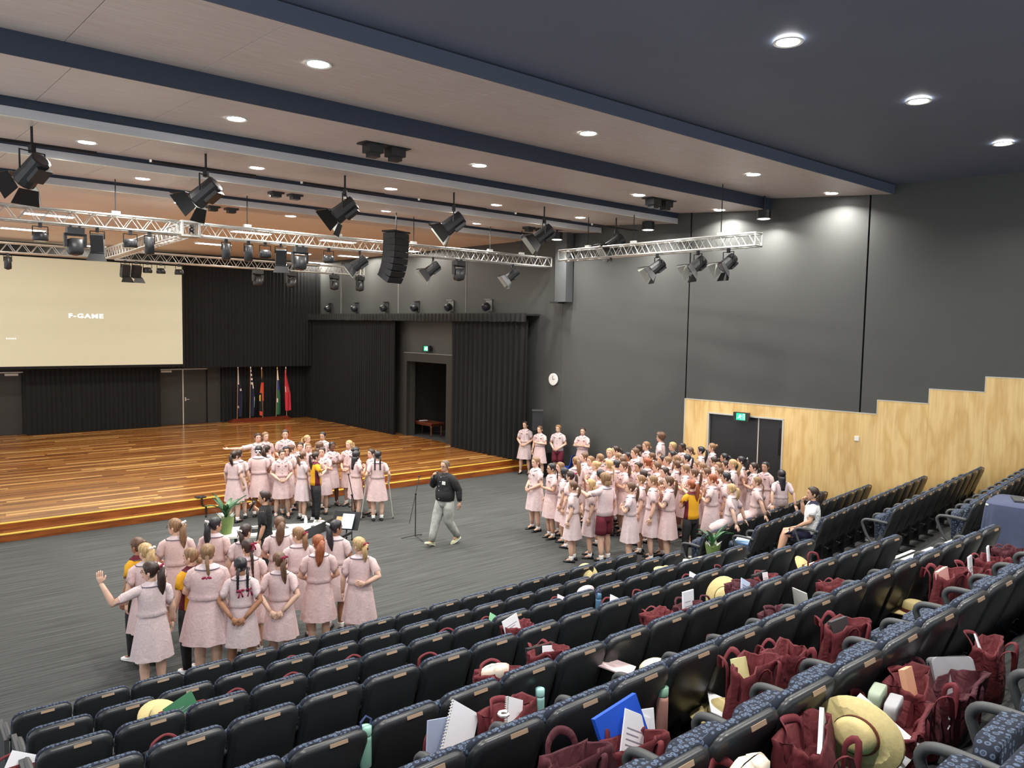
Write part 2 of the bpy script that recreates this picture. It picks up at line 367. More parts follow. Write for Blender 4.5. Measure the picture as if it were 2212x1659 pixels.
# ------------------------------------------------------------------ lamps
disk = MB().lathe([(.13, 0), (.13, .004)], n=20).mesh('lamp_disc', [lamp_glow])
ring = MB().lathe([(.135, 0), (.165, -.006), (.17, 0), (.17, .01), (.135, .01)], n=18, caps=False).mesh('lamp_ring', [lamp_ring])
can = MB().lathe([(.165, 0), (.165, .2), (.03, .2), (.03, .9)], n=14).mesh('lamp_can', [black_metal])
def lamp(x, y, z, w, name, label, grp, hung=False, spread=2.5):
    r = empty(name, (x, y, z-.012), label=label, cat='light', group=grp)
    link('lamp_disc', disk, r); link('lamp_ring', ring, r, (0, 0, 0))
    if hung: link('lamp_can', can, r, (0, 0, .012))
    L = bpy.data.lights.new('downlight', 'AREA'); L.shape = 'DISK'; L.size = .18; L.energy = w; L.color = (1, .97, .92); L.spread = spread
    lo = bpy.data.objects.new('downlight', L); COL.objects.link(lo); lo.location = (x, y, z-.03)
names = ['broad rear timber bay', 'second timber bay', 'third timber bay', 'fourth timber bay', 'narrow timber bay at the stage']
cnt = {}
for (x, y, z) in AUD_LAMPS:
    k = 0 if y < 10 else 1 if y < 13 else 2 if y < 16 else 3 if y < 18.4 else 4
    cnt[k] = cnt.get(k, 0)+1
    lamp(x, y, z, LAMP_W, 'downlight', 'round recessed downlight, %s from the left in the %s' % (nth(cnt[k]), names[k]), 'downlights in the timber ceiling')
for i, (x, y, z) in enumerate(REAR_LAMPS):
    lamp(x, y, z, LAMP_W, 'downlight', ['bright downlight in dark ceiling, leftmost of the three in view', 'bright downlight in dark ceiling, middle of the three in view', 'bright downlight in dark ceiling, rightmost of the three in view', 'downlight outside the photo, %s behind the camera row' % nth(i-2)][min(i, 3)], 'downlights in the dark rear ceiling')
for i, (px, py, z) in enumerate(CAN_LAMPS):
    P = at_z(px, py, z); lamp(min(P.x, 17.0-(P.y-17.36)*.153*.9), P.y, z, LAMP_W*.6, 'hanging_downlight', 'small black can light by the side wall, %s from the right' % nth(i+1), 'can lights along the side wall', True)
for i, (x, y) in enumerate(STAGE_PANELS):
    r = empty('ceiling_light_panel', (x, y, 7.42), label='white rectangular light panel over the stage, %s listed from the left front' % nth(i+1) if False else None, cat='light', group='light panels over the stage')
    cols_ = ['left', 'left', 'middle', 'middle', 'centre right', 'centre right', 'far right rear', 'right', 'right', 'outside left', 'outside left', 'rear middle']
    r['label'] = 'rectangular white light panel over the stage, %s, %s row' % (cols_[i], 'front' if y < 25 else 'second' if y < 30 else 'back')
    MB().box((-.62, -.2, -.05), (.62, .2, 0)).obj('housing', lamp_ring, r)
    MB().box((-.58, -.17, -.056), (.58, .17, -.05)).obj('diffuser', panel_glow, r)
    L = bpy.data.lights.new('panel_light', 'AREA'); L.shape = 'RECTANGLE'; L.size = 1.15; L.size_y = .34; L.energy = STAGE_W; L.color = (1, .95, .87)
    lo = bpy.data.objects.new('panel_light', L); COL.objects.link(lo); lo.location = (x, y, 7.355)
# ================================================================== CURTAINS, SCREEN, DOORS AT THE BACK OF THE STAGE
def curtain(name, P0, P1, z0, z1, m, label, pleat=.16, depth=.07, seed=1, ragged=.0, kind=None, taper=None, cat='curtain', grp=None):
    r = random.Random(seed); P0 = Vector(P0+(0,)); P1 = Vector(P1+(0,)); L = (P1-P0).length; e = (P1-P0)/L; n = Vector((-e.y, e.x, 0))
    K = max(8, int(L/pleat*6)); ph = 0; prof = []
    for i in range(K+1):
        ph += 2*pi/6*r.uniform(.75, 1.25); prof.append((i/K, sin(ph)*depth*r.uniform(.6, 1.1)))
    rings = []
    zs = [z1, z1*.75+z0*.25, (z1+z0)/2, z0*.8+z1*.2, z0]
    for k, z in enumerate(zs):
        g = [.35, .7, .9, 1.0, 1.05][k]; row = []
        for s, d in prof:
            ss = s if not taper else s*(1-taper*(1-k/4))+taper*(1-k/4)*.5*0
            row.append(P0 + e*(ss*L) + n*(d*g) + Vector((0, 0, z + (r.uniform(-ragged, ragged) if k == 4 else 0))))
        rings.append(row)
    mb = MB().loft(rings, False, False, closed=False)
    return mb.obj(name, m, smooth=True, label=label, cat=cat, group=grp)
def sp(Y, o): p = SW.p(T_on_stage(Y), o, 0); return (p.x, p.y)
curtain('stage_curtain', sp(33.2, .42), sp(25.95, .42), ZS+.01, 4.86, curtain_mat, 'long black pleated curtain on the side wall, left of the portal', seed=2)
curtain('stage_curtain', sp(22.35, .45), sp(18.35, .45), ZS+.012, 4.86, curtain_mat, 'black pleated curtain on the side wall, right of the portal', pleat=.26, depth=.10, seed=3)
curtain('curtain_valance', sp(33.3, .62), sp(18.25, .62), 4.80, 5.07, curtain_mat2, 'gathered black valance along the top of the side wall curtains', pleat=.22, depth=.05, seed=4, ragged=.015, cat='valance')
w = MB(); SW.box(w, T_on_stage(18.3), T_on_stage(33.2), .02, .6, 5.0, 5.06); w.obj('trim_5', seam_dark, kind='structure')
curtain('stage_curtain', (9.6, 32.75), (16.0, 32.75), 2.72, 7.2, curtain_mat, 'tall black curtain hanging beside the projection screen, above the flags', seed=5, depth=.035)
curtain('stage_curtain', (11.75, 33.2), (16.0, 33.2), ZS+.01, 2.85, curtain_mat, 'low black curtain behind the row of flags', seed=6, depth=.03)
curtain('stage_curtain', (4.55, 33.0), (9.22, 33.0), ZS+.01, 2.85, curtain_mat, 'low black curtain under the projection screen between two doors', seed=7, depth=.03)
# soffit the upper curtain hangs in front of
MB().box((-4, 32.9, 2.80), (16.3, YB, 2.86)).obj('trim_6', seam_dark, kind='structure')
# projection screen
scr = empty('projection_screen', (0, 32.45, 0), label='large cream projection screen showing the word F-GAME, black edge', cat='screen')
SX0, SX1, SZ0, SZ1 = 1.6, 9.93, 2.90, 6.82
def screen_mat():
    m = bpy.data.materials.new('projected_cream'); m.use_nodes = True; nt = m.node_tree; b = nt.nodes['Principled BSDF']; b.inputs['Roughness'].default_value = .9
    b.inputs['Base Color'].default_value = srgb((196, 190, 168)); b.inputs['Emission Color'].default_value = srgb((244, 240, 200)); b.inputs['Emission Strength'].default_value = .16
    return m
MB().box((SX0, -.01, SZ0), (SX1, .01, SZ1)).obj('screen_cloth', screen_mat(), scr)
fr = MB(); fr.box((SX1, -.02, SZ0-.1), (SX1+.09, .02, SZ1+.1)); fr.box((SX0-.09, -.02, SZ0-.1), (SX1, .02, SZ0)); fr.box((SX0-.09, -.02, SZ1), (SX1, .02, SZ1+.1)); fr.obj('screen_border', curtain_mat, scr)
def text(s, name, m, size, parent, M, extrude=.002, spacing=1.0, align='CENTER', bold=0):
    cu = bpy.data.curves.new(name, 'FONT'); cu.body = s; cu.size = size; cu.extrude = extrude; cu.align_x = align; cu.align_y = 'CENTER'; cu.space_character = spacing; cu.offset = bold
    cu.resolution_u = 3
    tmp = bpy.data.objects.new('t', cu); COL.objects.link(tmp); dg = bpy.context.evaluated_depsgraph_get(); me = bpy.data.meshes.new_from_object(tmp.evaluated_get(dg)); bpy.data.objects.remove(tmp)
    me.materials.clear(); me.materials.append(m); me.transform(M); return link(name, me, parent)
tm = mat('screen_letters', (236, 250, 255), .5, emit=.75)
P = at_y(186, 683, 32.43)
text('F-GAME', 'screen_lettering', tm, .27, scr, Matrix.Translation((P.x, -.013, P.z)) @ Matrix.Rotation(pi/2, 4, 'X') @ Matrix.Diagonal((1.12, .82, 1, 1)), bold=.007, spacing=1.16)
for i in range(5):
    P = at_y(15+i*4.6, 731.5, 32.43); MB().box((P.x-.017, -.014, P.z-.02), (P.x+.017, -.010, P.z+.02)).obj('screen_mark', tm, scr)
# back doors
dg_ = mat('door_charcoal', (50, 50, 48), .5, noise=.05)
def back_door(nm, x0, x1, lbl, split=None, closer=None):
    d = empty(nm, (0, YB-.09, 0), label=lbl, kind='structure')
    xs = [x0, split, x1] if split else [x0, x1]
    for a, b in zip(xs[:-1], xs[1:]): MB().box((a+.012, 0, ZS+.01), (b-.012, .05, 2.62)).obj('door_leaf', dg_, d)
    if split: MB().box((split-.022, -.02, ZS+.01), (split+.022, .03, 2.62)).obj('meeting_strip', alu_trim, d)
    MB().box((x0, -.03, 2.62), (x1+.05, .04, 2.66)).obj('door_head', alu_trim, d)
    if closer: MB().box((closer, -.08, 2.52), (closer+.42, 0, 2.60)).obj('door_closer', alu_trim, d)
    if split:
        h = MB(); h.box((split+.07, -.02, 1.30), (split+.12, 0, 1.46)); h.box((split+.07, -.06, 1.36), (split+.24, -.04, 1.385)); h.obj('door_handle', alu_trim, d)
    return d
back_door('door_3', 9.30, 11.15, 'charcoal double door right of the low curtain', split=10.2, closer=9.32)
back_door('door_4', 2.6, 4.48, 'charcoal door at the left edge under the screen', closer=3.95)
MB().box((11.2, YB-.12, ZS), (11.75, YB, 2.8)).obj('trim_7', wall_black, kind='structure')
# ------------------------------------------------------------------ flags in a rack
FL = [(12.25, 33.0, 2.66, 'navy', 'navy flag with white stars, leftmost in the rack'), (12.81, 33.0, 2.64, 'navy2', 'navy flag with a pale blue badge, second from the left in the rack'),
      (13.38, 33.0, 2.60, 'abor', 'black and red flag with a yellow disc, middle of the rack'), (13.99, 33.0, 2.60, 'torres', 'green and blue flag with white, second from the right in the rack'), (14.48, 33.0, 2.60, 'red', 'bright red flag with white lettering, rightmost in the rack')]
wood_pole = mat('pole_timber', (196, 150, 104), .4, noise=.1); rack_wood = mat('rack_mahogany', (112, 46, 26), .35, noise=.15)
fl_navy = mat('flag_navy', (30, 34, 62), .8, noise=.1); fl_white = mat('flag_white', (232, 226, 212), .8); fl_red = mat('flag_red', (206, 52, 66), .8, noise=.1)
fl_or = mat('flag_orange_red', (222, 78, 52), .8); fl_blk = mat('flag_black', (24, 24, 24), .8); fl_yel = mat('flag_yellow', (240, 200, 70), .8); fl_grn = mat('flag_green', (44, 108, 74), .8, noise=.1); fl_blu = mat('flag_blue', (44, 66, 138), .8); fl_sky = mat('flag_sky', (150, 196, 224), .8)
rk = empty('flag_rack', (13.3, 32.78, ZS), label='low mahogany board holding five flag poles', cat='rack')
MB().box((-1.35, -.16, 0), (1.3, .16, .10)).obj('rack_board', rack_wood, rk); MB().box((-1.25, -.10, .10), (1.22, .10, .16)).obj('rack_rail', rack_wood, rk)
for i, (x, y, zt, kd, lb) in enumerate(FL):
    r = empty('flag', (x, 32.78, ZS+.16), label=lb, cat='flag', group='flags in the rack')
    lean = (.05, .04, -.04, .06, -.03)[i]; top = zt-ZS-.16
    MB().tube([(0, 0, 0), (lean, 0, top)], .014, 6).obj('pole', wood_pole, r); MB().lathe([(.012, 0), (.026, .02), (.02, .06), (.004, .1)], (lean, 0, top), 8).obj('finial', gold if i in (3,) else fl_white, r)
    ml = {'navy': [fl_navy, fl_white, fl_red], 'navy2': [fl_navy, fl_white, fl_sky], 'abor': [fl_blk, fl_or, fl_yel], 'torres': [fl_grn, fl_blu, fl_white], 'red': [fl_red, fl_white, fl_red]}[kd]
    mb = MB(); rr = random.Random(i+20); NZ, NS = 22, 10; side = -1 if kd == 'abor' else 1
    for a in range(NZ+1):
        f = a/NZ; z = top*.98-f*(top*(.93 if kd != 'red' else .86)); wd = (.02+.17*min(1, f*1.7)) * (1.35 if kd == 'red' else 1)
        for b in range(NS+1):
            g = b/NS; x_ = lean*(z/top) + side*(g*wd - (.06 if kd in ('red', 'abor') else 0)) ; y_ = -.02-.04*sin(g*7+f*2+i)*min(1, f*2)
            mb.v.append((x_, y_, z-(.12*g*(1-g)*f)))
    for a in range(NZ):
        for b in range(NS):
            q = a*(NS+1)+b; mb.f.append((q, q+1, q+NS+2, q+NS+1)); f = a/NZ; g = b/NS; mi = 0
            if kd == 'navy': mi = 1 if (f < .3 and g < .5) or (abs(f-.42) < .03 and g > .6) or (abs(f-.76) < .03 and g < .4) else (2 if f < .3 and g < .6 and a % 3 == 0 else 0)
            if kd == 'navy2': mi = 1 if (f < .28 and a % 2 == 0) or (.28 <= f < .4 and g > .6) or (.58 < f < .68 and g > .7) else (2 if .68 <= f < .8 and g > .7 else 0)
            if kd == 'abor': mi = 1 if (.25 < f < .5) or (.5 <= f < .68 and g < .3) or (f > .88 and g > .4) else (2 if .5 < f < .64 and g > .75 else 0)
            if kd == 'torres': mi = 1 if .2 < f < .42 else (2 if f <= .2 or (.63 < f < .69 and g < .3) else 0)
            if kd == 'red': mi = 1 if (.38 < f < .52 and (abs(g-.62) < .07 or abs(g-.08) < .05)) else 0
            mb.m.append(mi)
    mb.obj('flag_cloth', ml, r, smooth=True)
# ------------------------------------------------------------------ exit signs, clock, push bar, bench table in the wing
def exit_sign(P, M, lbl):
    r = empty('exit_sign', P, label=lbl, cat='sign'); r.rotation_euler = M
    MB().box((-.21, -.05, -.11), (.21, .05, .11)).obj('sign_housing', black_plastic, r)
    MB().box((-.12, -.056, -.088), (.12, -.05, .088)).obj('sign_face', mat('exit_green', (20, 170, 110), .4, emit=1.6), r)
    g = mat('exit_white', (225, 255, 235), .4, emit=1.4); mb = MB()
    mb.ball((-.015, -.058, .055), (.014, .003, .014), 8); mb.tube([(-.012, -.058, .04), (-.028, -.058, -.005)], .013, 5)
    mb.tube([(-.028, -.058, -.005), (.01, -.058, -.03), (.005, -.058, -.07)], .008, 5); mb.tube([(-.028, -.058, -.005), (-.05, -.058, -.035), (-.08, -.058, -.04)], .008, 5)
    mb.tube([(-.015, -.058, .03), (.02, -.058, .012), (.035, -.058, .028)], .006, 5); mb.tube([(-.015, -.058, .03), (-.05, -.058, .018), (-.055, -.058, -.004)], .006, 5)
    mb.obj('running_figure', g, r)
    fr = MB(); fr.box((.062, -.060, -.075), (.07, -.056, .075)); fr.box((.062, -.060, .068), (.11, -.056, .075)); fr.box((.104, -.060, -.075), (.11, -.056, .075)); fr.obj('door_symbol', g, r)
P = SW.p(T_on_stage(24.27), .12, 3.77); exit_sign(P, (0, 0, -pi/2-SK*-1), 'green running man exit sign above the side portal')
P = HW.p(6.06, .14, 2.42); exit_sign(P, (0, 0, -pi/2+AW), 'green running man exit sign above the plywood wall door')
P = SW.p(T_on_stage(17.6), .03, 3.02); ck = empty('wall_clock', P, label='round white wall clock beside the corner of the walls', cat='clock'); ck.rotation_euler = (0, 0, -pi/2+SK)
ck.location = P
RM = Rx(pi/2)
MB().lathe([(.19, 0), (.19, .04), (.17, .045)], n=24, M=RM).obj('clock_body', white_mat, ck)
h = MB(); h.box((-.006, -.052, 0), (.006, -.047, .12)); h.box((-.006, -.052, -.0), (.08, -.047, .012)); h.obj('clock_hands', black_metal, ck)
P = SW.p(T_on_stage(21.95), .05, 1.98); pb = empty('pull_handle', P, label='tall vertical steel pull handle between portal and curtain', cat='handle'); pb.rotation_euler = (0, 0, -pi/2+SK)
MB().tube([(0, .05, -.45), (0, -.06, -.45), (0, -.06, .45), (0, .05, .45)], .022, 8).obj('handle_bar', steel_white, pb)
P = at_z(922, 912, ZS+.5); P = Vector((P.x, P.y, ZS))
bt = empty('bench_table', P, label='low brown timber table with turned legs in the wing', cat='table'); bt.rotation_euler = (0, 0, -pi/2+SK)
tw = mat('table_brown', (110, 58, 36), .35, noise=.15)
MB().box((-.75, -.32, .50), (.75, .32, .54)).box((-.68, -.27, .42), (.68, .27, .50)).obj('table_top', tw, bt)
for sx in (-1, 1):
    for sy in (-1, 1): MB().lathe([(.022, 0), (.035, .05), (.022, .1), (.04, .2), (.024, .28), (.036, .34), (.036, .43)], (sx*.63, sy*.24, 0), 8).obj('leg', tw, bt, smooth=True)
MB().box((-.16, -.08, 0), (.16, .08, .012)).obj('paper_sheet', paper, label='small white papers on the brown bench table in the wing', cat='paper', loc=(P.x-.0, P.y+.25, ZS+.541))
# ------------------------------------------------------------------ floor loudspeaker on a stand, black cabinet, blue chairs
P = Vector((16.05, 17.75, 0)); s = empty('speaker_stand', P, label='thin black speaker stand beside the side wall curtain', cat='stand')
MB().tube([(0, 0, 0), (0, 0, 1.45)], .02, 8).obj('pole', black_metal, s)
for k in range(3): MB().tube([(0, 0, .3), (.3*cos(k*2.1), .3*sin(k*2.1), .01)], .012, 6).obj('leg', black_metal, s)
s = empty('loudspeaker', (P.x, P.y, 1.45), label='black loudspeaker on the thin stand beside the curtain', cat='speaker'); s.rotation_euler = (0, 0, -2.3)
MB().box((-.17, -.16, 0), (.17, .16, .6)).obj('cabinet', black_plastic, s); MB().box((-.15, -.17, .03), (.15, -.16, .57)).obj('grille', black_metal, s); MB().box((-.19, -.18, .6), (.19, .18, .615)).obj('cap', arm_grey, s)
MB().box((-.25, -.2, 0), (.25, .2, .75)).obj('subwoofer', black_plastic, loc=(16.12, 17.62, 0), label='black box loudspeaker on the floor behind the waiting students', cat='speaker')
blue = mat('chair_blue', (30, 66, 152), .4)
def blue_chair(x, y, rz, lb):
    t = min(1, (16.6+(17.36-y)*.153-.5)/x); x, y = x*t, y*t
    r = empty('blue_chair', (x, y, 0), rz, label=lb, cat='chair', group='blue chairs by the side wall')
    rows = []
    mb = MB()
    prof = [(-.22, .44), (0, .42), (.17, .43), (.22, .50), (.25, .64), (.27, .80)]
    rings = [[(sx*.23*(1-.12*(k > 3)), y_, z_) for sx in (-1, -.5, 0, .5, 1)] + [(sx*.23*(1-.12*(k > 3)), y_+.012, z_-.012) for sx in (1, .5, 0, -.5, -1)] for k, (y_, z_) in enumerate(prof)]
    MB().loft(rings[:3]).obj('seat', blue, r); MB().loft(rings[2:]).obj('backrest', blue, r)
    for sx in (-1, 1):
        for sy in (-1, 1): MB().tube([(sx*.19, sy*.15, .42), (sx*.23, sy*.22, .005)], .011, 6).obj('leg', steel_white, r)
P = at_z(1240, 970, .80); blue_chair(P.x-.2, P.y-.1, radians(-130), 'blue plastic chair, leftmost of the three by the side wall')
P = at_z(1279, 972, .80); blue_chair(min(P.x, 16.35)-.1, P.y-.1, radians(-150), 'blue plastic chair, middle of the three by the side wall')
P = at_z(1312, 976, .80); blue_chair(min(P.x, 16.5)-.1, P.y-.1, radians(-150), 'blue plastic chair, rightmost of the three by the side wall')
# ================================================================== TRUSSES AND LANTERNS
def truss(name, A, B, lbl, sz=.27, hang=()):
    A = Vector(A); B = Vector(B); L = (B-A).length; e = (B-A)/L; n = Vector((-e.y, e.x, 0)); r = empty(name, A, label=lbl, cat='truss')
    u = Vector((0, 0, 1)); h = sz/2
    cs = [(s1*h, s2*h) for s1 in (-1, 1) for s2 in (-1, 1)]
    for a, b in cs: MB().tube([n*a+u*b, n*a+u*b+e*L], .025, 8).obj('chord', steel_white, r, smooth=True)
    mb = MB(); K = max(2, int(L/.36)); st_ = L/K
    for k in range(K):
        p0 = e*(k*st_); p1 = e*((k+.5)*st_); p2 = e*((k+1)*st_)
        for s in (-1, 1):
            mb.tube([p0+n*(s*h)-u*h, p1+n*(s*h)+u*h, p2+n*(s*h)-u*h], .011, 4)
        for s in (-1, 1): mb.tube([p0-n*h+u*(s*h), p1+n*h+u*(s*h), p2-n*h+u*(s*h)], .009, 4)
    for x in (0, L):
        for a, b in ((0, 1), (1, 3), (3, 2), (2, 0)):
            mb.tube([e*x+n*cs[a][0]+u*cs[a][1], e*x+n*cs[b][0]+u*cs[b][1]], .018, 5)
    mb.obj('bracing', steel_white, r, kind='stuff')
    for d, zt in hang:
        MB().tube([e*d+u*h, e*d+u*(zt-A.z)], .012, 5).obj('hanger', black_metal, r); MB().obox(e*d+u*(h+.05), (.16, .08, .09), Rz(math.atan2(e.y, e.x))).obj('hanger_clamp', lamp_ring, r)
    return r
TZ = 6.62
truss('lighting_truss', (-1.0, 17.62, TZ), (5.35, 17.62, TZ), 'silver box truss over the stage front, left piece', hang=((2.95, 7.5), (5.1, 7.5)))
truss('lighting_truss', (5.75, 17.62, TZ), (16.25, 17.62, TZ), 'long silver box truss over the stage front, right of the corner block', hang=((1.1, 7.5), (3.4, 7.5), (5.6, 7.5), (8.2, 7.5), (9.4, 7.5)))
cb = empty('truss_corner_block', (5.55, 17.62, TZ), label='silver truss corner block with cables at the junction', cat='truss')
MB().box((-.2, -.17, -.17), (.2, .17, -.13)).box((-.2, -.17, .13), (.2, .17, .17)).box((-.2, -.17, -.13), (-.16, -.13, .13)).box((.16, -.17, -.13), (.2, -.13, .13)).box((-.2, .13, -.13), (-.16, .17, .13)).box((.16, .13, -.13), (.2, .17, .13)).obj('block_frame', steel_white, cb)
MB().tube([(.05*cos(a*1.3), -.2+.02*sin(a), -.1+.03*(a % 7)) for a in range(20)], .012, 5).obj('cable_coil', black_metal, cb)
truss('lighting_truss', (5.55, 17.85, TZ), (5.9, 26.15, TZ), 'silver box truss running back over the stage from the corner block')
truss('lighting_truss', (-1, 26.3, TZ), (5.7, 26.3, TZ), 'rear silver box truss above the screen, left piece')
truss('lighting_truss', (6.1, 26.3, TZ), (14.65, 26.3, TZ), 'rear silver box truss above the screen, long right piece')
truss('lighting_truss', (15.0, 15.72, 6.62), (15.0, 9.55, 6.62), 'silver box truss hanging in the hall beside the right wall', hang=((1.0, ZT), (2.6, 7.5), (5.2, ZT)))
# lantern models, each built once about its clamp (origin on the lower truss chord), hanging down, beam towards +Y then turned
lens_m = mat('lantern_lens', (150, 154, 160), .15, metal=.3)
flap_pale = mat('flap_inside_pale', (206, 208, 196), .5)
def yoke(mb, w, d): mb.tube([(-w, 0, -d), (-w, 0, -.07), (w, 0, -.07), (w, 0, -d)], .012, 5); mb.box((-.03, -.03, -.09), (.03, .03, .02))
def make_fresnel():
    P = {}
    y = MB(); yoke(y, .17, .30); P['yoke'] = (y.mesh('yoke', [black_metal]), None)
    tilt = Rx(radians(-38)); c = Vector((0, 0, -.30)); b = MB()
    # barrel along +Y before tilt
    def lp(v): return c + tilt @ Vector(v)
    rings = []
    for yy, r in ((-.20, .09), (-.19, .12), (.05, .13), (.18, .14), (.20, .135)):
        rings.append([lp((r*cos(2*pi*j/12), yy, r*sin(2*pi*j/12))) for j in range(12)])
    b.loft(rings); b.obox(lp((0, -.05, -.13)), (.2, .22, .05), tilt); P['barrel'] = (b.mesh('barrel', [black_plastic]), None)
    l = MB(); l.loft([[lp((r*cos(2*pi*j/12), yy, r*sin(2*pi*j/12))) for j in range(12)] for yy, r in ((.201, .12), (.215, .06))]); P['lens'] = (l.mesh('lens', [lens_m]), None)
    for k in range(4):
        a = k*pi/2; f = MB(); R = Ry(a)
        q = [(-.13, .20, .135), (.13, .20, .135), (.19, .37, .24), (-.19, .37, .24)]
        o = [lp(R @ Vector(v)) for v in q] + [lp(R @ (Vector(v)+Vector((0, -.004, .008)))) for v in q]
        f.add(o, [(0,1,2,3),(4,7,6,5),(0,4,5,1),(1,5,6,2),(2,6,7,3),(3,7,4,0)]); P['barn_door.%d' % k] = (f.mesh('barn_door', [black_metal if k != 1 else flap_pale]), None)
    return P
def make_par():
    P = {}; y = MB(); yoke(y, .13, .26); P['yoke'] = (y.mesh('yoke', [black_metal]), None)
    b = MB().lathe([(.05, .03), (.11, .02), (.135, -.03), (.14, -.12), (.13, -.14), (.11, -.145)], (0, 0, -.20), 16); P['housing'] = (b.mesh('housing', [black_plastic], True), None)
    l = MB().lathe([(.115, 0), (.02, .03)], (0, 0, -.35), 14); P['lens'] = (l.mesh('lens', [glass_dark]), None); return P
def make_mover():
    P = {}; b = MB(); b.box((-.15, -.12, -.17), (.15, .12, -.04)); b.box((-.10, -.03, -.05), (-.06, .03, .03)); b.box((.06, -.03, -.05), (.10, .03, .03)); P['base'] = (b.mesh('base', [black_plastic]), None)
    a = MB(); a.box((-.2, -.05, -.42), (-.15, .05, -.15)); a.box((.15, -.05, -.42), (.2, .05, -.15)); a.box((-.2, -.05, -.2), (.2, .05, -.16)); P['arm'] = (a.mesh('arm', [black_plastic]), None)
    h = MB(); h.loft([[(rx*(abs(cos(t))**.6)*(1 if cos(t) > 0 else -1), ry*(abs(sin(t))**.6)*(1 if sin(t) > 0 else -1), z) for t in [2*pi*j/16 for j in range(16)]] for z, rx, ry in ((-.25, .09, .09), (-.27, .14, .13), (-.50, .145, .14), (-.56, .12, .12), (-.57, .10, .10))]); P['head'] = (h.mesh('head', [black_plastic], True), None)
    l = MB().lathe([(.095, 0), (.02, -.02)], (0, 0, -.572), 14); P['lens'] = (l.mesh('lens', [glass_dark]), None); return P
def make_box():
    P = {}; y = MB(); yoke(y, .13, .22); P['yoke'] = (y.mesh('yoke', [black_metal]), None)
    b = MB(); t = Rx(radians(-15)); b.obox((0, 0, -.30), (.24, .2, .34), t); b.obox((0, .0, -.50), (.26, .22, .05), t); P['housing'] = (b.mesh('housing', [black_plastic]), None)
    f = MB(); c = Vector((0, .02, -.53))
    f.add([c+Vector(v) for v in ((-.13, .12, 0), (.13, .12, 0), (.19, .16, -.15), (-.19, .16, -.15), (-.13, .126, 0), (.13, .126, 0), (.19, .166, -.15), (-.19, .166, -.15))], [(0,1,2,3),(4,7,6,5),(0,4,5,1),(1,5,6,2),(2,6,7,3),(3,7,4,0)])
    P['barn_door'] = (f.mesh('barn_door', [black_metal]), None); return P
def make_profile():
    P = {}; y = MB(); yoke(y, .10, .24); P['yoke'] = (y.mesh('yoke', [black_metal]), None)
    b = MB(); b.lathe([(.07, 0), (.095, -.02), (.095, -.34), (.06, -.36)], (0, 0, -.1), 12); P['barrel'] = (b.mesh('barrel', [black_plastic], True), None)
    l = MB().lathe([(.06, 0), (.02, -.015)], (0, 0, -.461), 10); P['lens'] = (l.mesh('lens', [glass_dark]), None); return P
LAN = {'fresnel': make_fresnel(), 'par': make_par(), 'mover': make_mover(), 'box': make_box(), 'profile': make_profile()}
LNAME = {'fresnel': ('fresnel_lantern', 'black barn door lantern'), 'par': ('par_light', 'round black par light on a yoke'), 'mover': ('moving_head_light', 'chunky black moving head light'), 'box': ('flood_lantern', 'boxy black lantern with flap'), 'profile': ('cylinder_lantern', 'upright black cylinder lantern')}
def lantern(kind, P, rz, lbl, grp, scale=1.0):
    r = empty(LNAME[kind][0], P, rz, label=lbl, cat='stage light', group=grp); r.scale = (scale,)*3
    for k, (me, _) in LAN[kind].items():
        link(k.split('.')[0], me, r)
zc = TZ-.135-.02
def on_truss(px, py_top, Y): return at_y(px, py_top, Y).x
FR = [(84, 15), (125+33, 0)]
FT = [('par', 84), ('mover', 159), ('box', 207), ('par', 278), ('profile', 319), ('profile', 484), ('profile', 532), ('par', 568), ('box', 602), ('mover', 643), ('par', 705), ('fresnel', 772), ('fresnel', 930), ('mover', 986), ('fresnel', 1102)]
kc = {}
for kind, px in FT:
    kc[kind] = kc.get(kind, 0)+1
    X = at_y(px, 500+px*.085, 17.62).x; X = max(min(X, 16.1), 1.9)
    # find x where the truss shows at that column
    for _ in range(12): X += (px-(1106+FPX*(Vector((X, 17.62, zc))-Vector((0, 0, CAM_H))).dot(_r2)/(Vector((X, 17.62, zc))-Vector((0, 0, CAM_H))).dot(_fwd)))*.006
    lantern(kind, (X, 17.50, zc), {'fresnel': radians(62), 'box': radians(160)}.get(kind, radians(180)), '%s under front stage truss, %s such from left' % (LNAME[kind][1], nth(kc[kind])), 'lanterns on the front truss')
BT = [('profile', 15), ('box', 268), ('box', 292), ('par', 316), ('par', 345), ('par', 384), ('mover', 554), ('mover', 626), ('mover', 719), ('mover', 774)]
kc = {}
for kind, px in BT:
    kc[kind] = kc.get(kind, 0)+1; X = 6
    for _ in range(40): X += (px-(1106+FPX*(Vector((X, 26.3, zc))-Vector((0, 0, CAM_H))).dot(_r2)/(Vector((X, 26.3, zc))-Vector((0, 0, CAM_H))).dot(_fwd)))*.006
    lantern(kind, (X, 26.18, zc), radians(180+kc[kind]*7), '%s under rear stage truss, %s such from left' % (LNAME[kind][1], nth(kc[kind])), 'lanterns on the rear truss')
for i, (px, an) in enumerate([(1420, -70), (1508, -60), (1574, -80), (1330, 120)]):
    Y = 12.
    for _ in range(40): Y -= (px-(1106+FPX*(Vector((15, Y, zc))-Vector((0, 0, CAM_H))).dot(_r2)/(Vector((15, Y, zc))-Vector((0, 0, CAM_H))).dot(_fwd)))*.006
    if i < 3: lantern('fresnel', (15.0, Y, zc), radians(60+8*i), 'black barn door lantern under the hall truss by the right wall, %s from the left' % nth(i+1), 'lanterns on the hall truss')
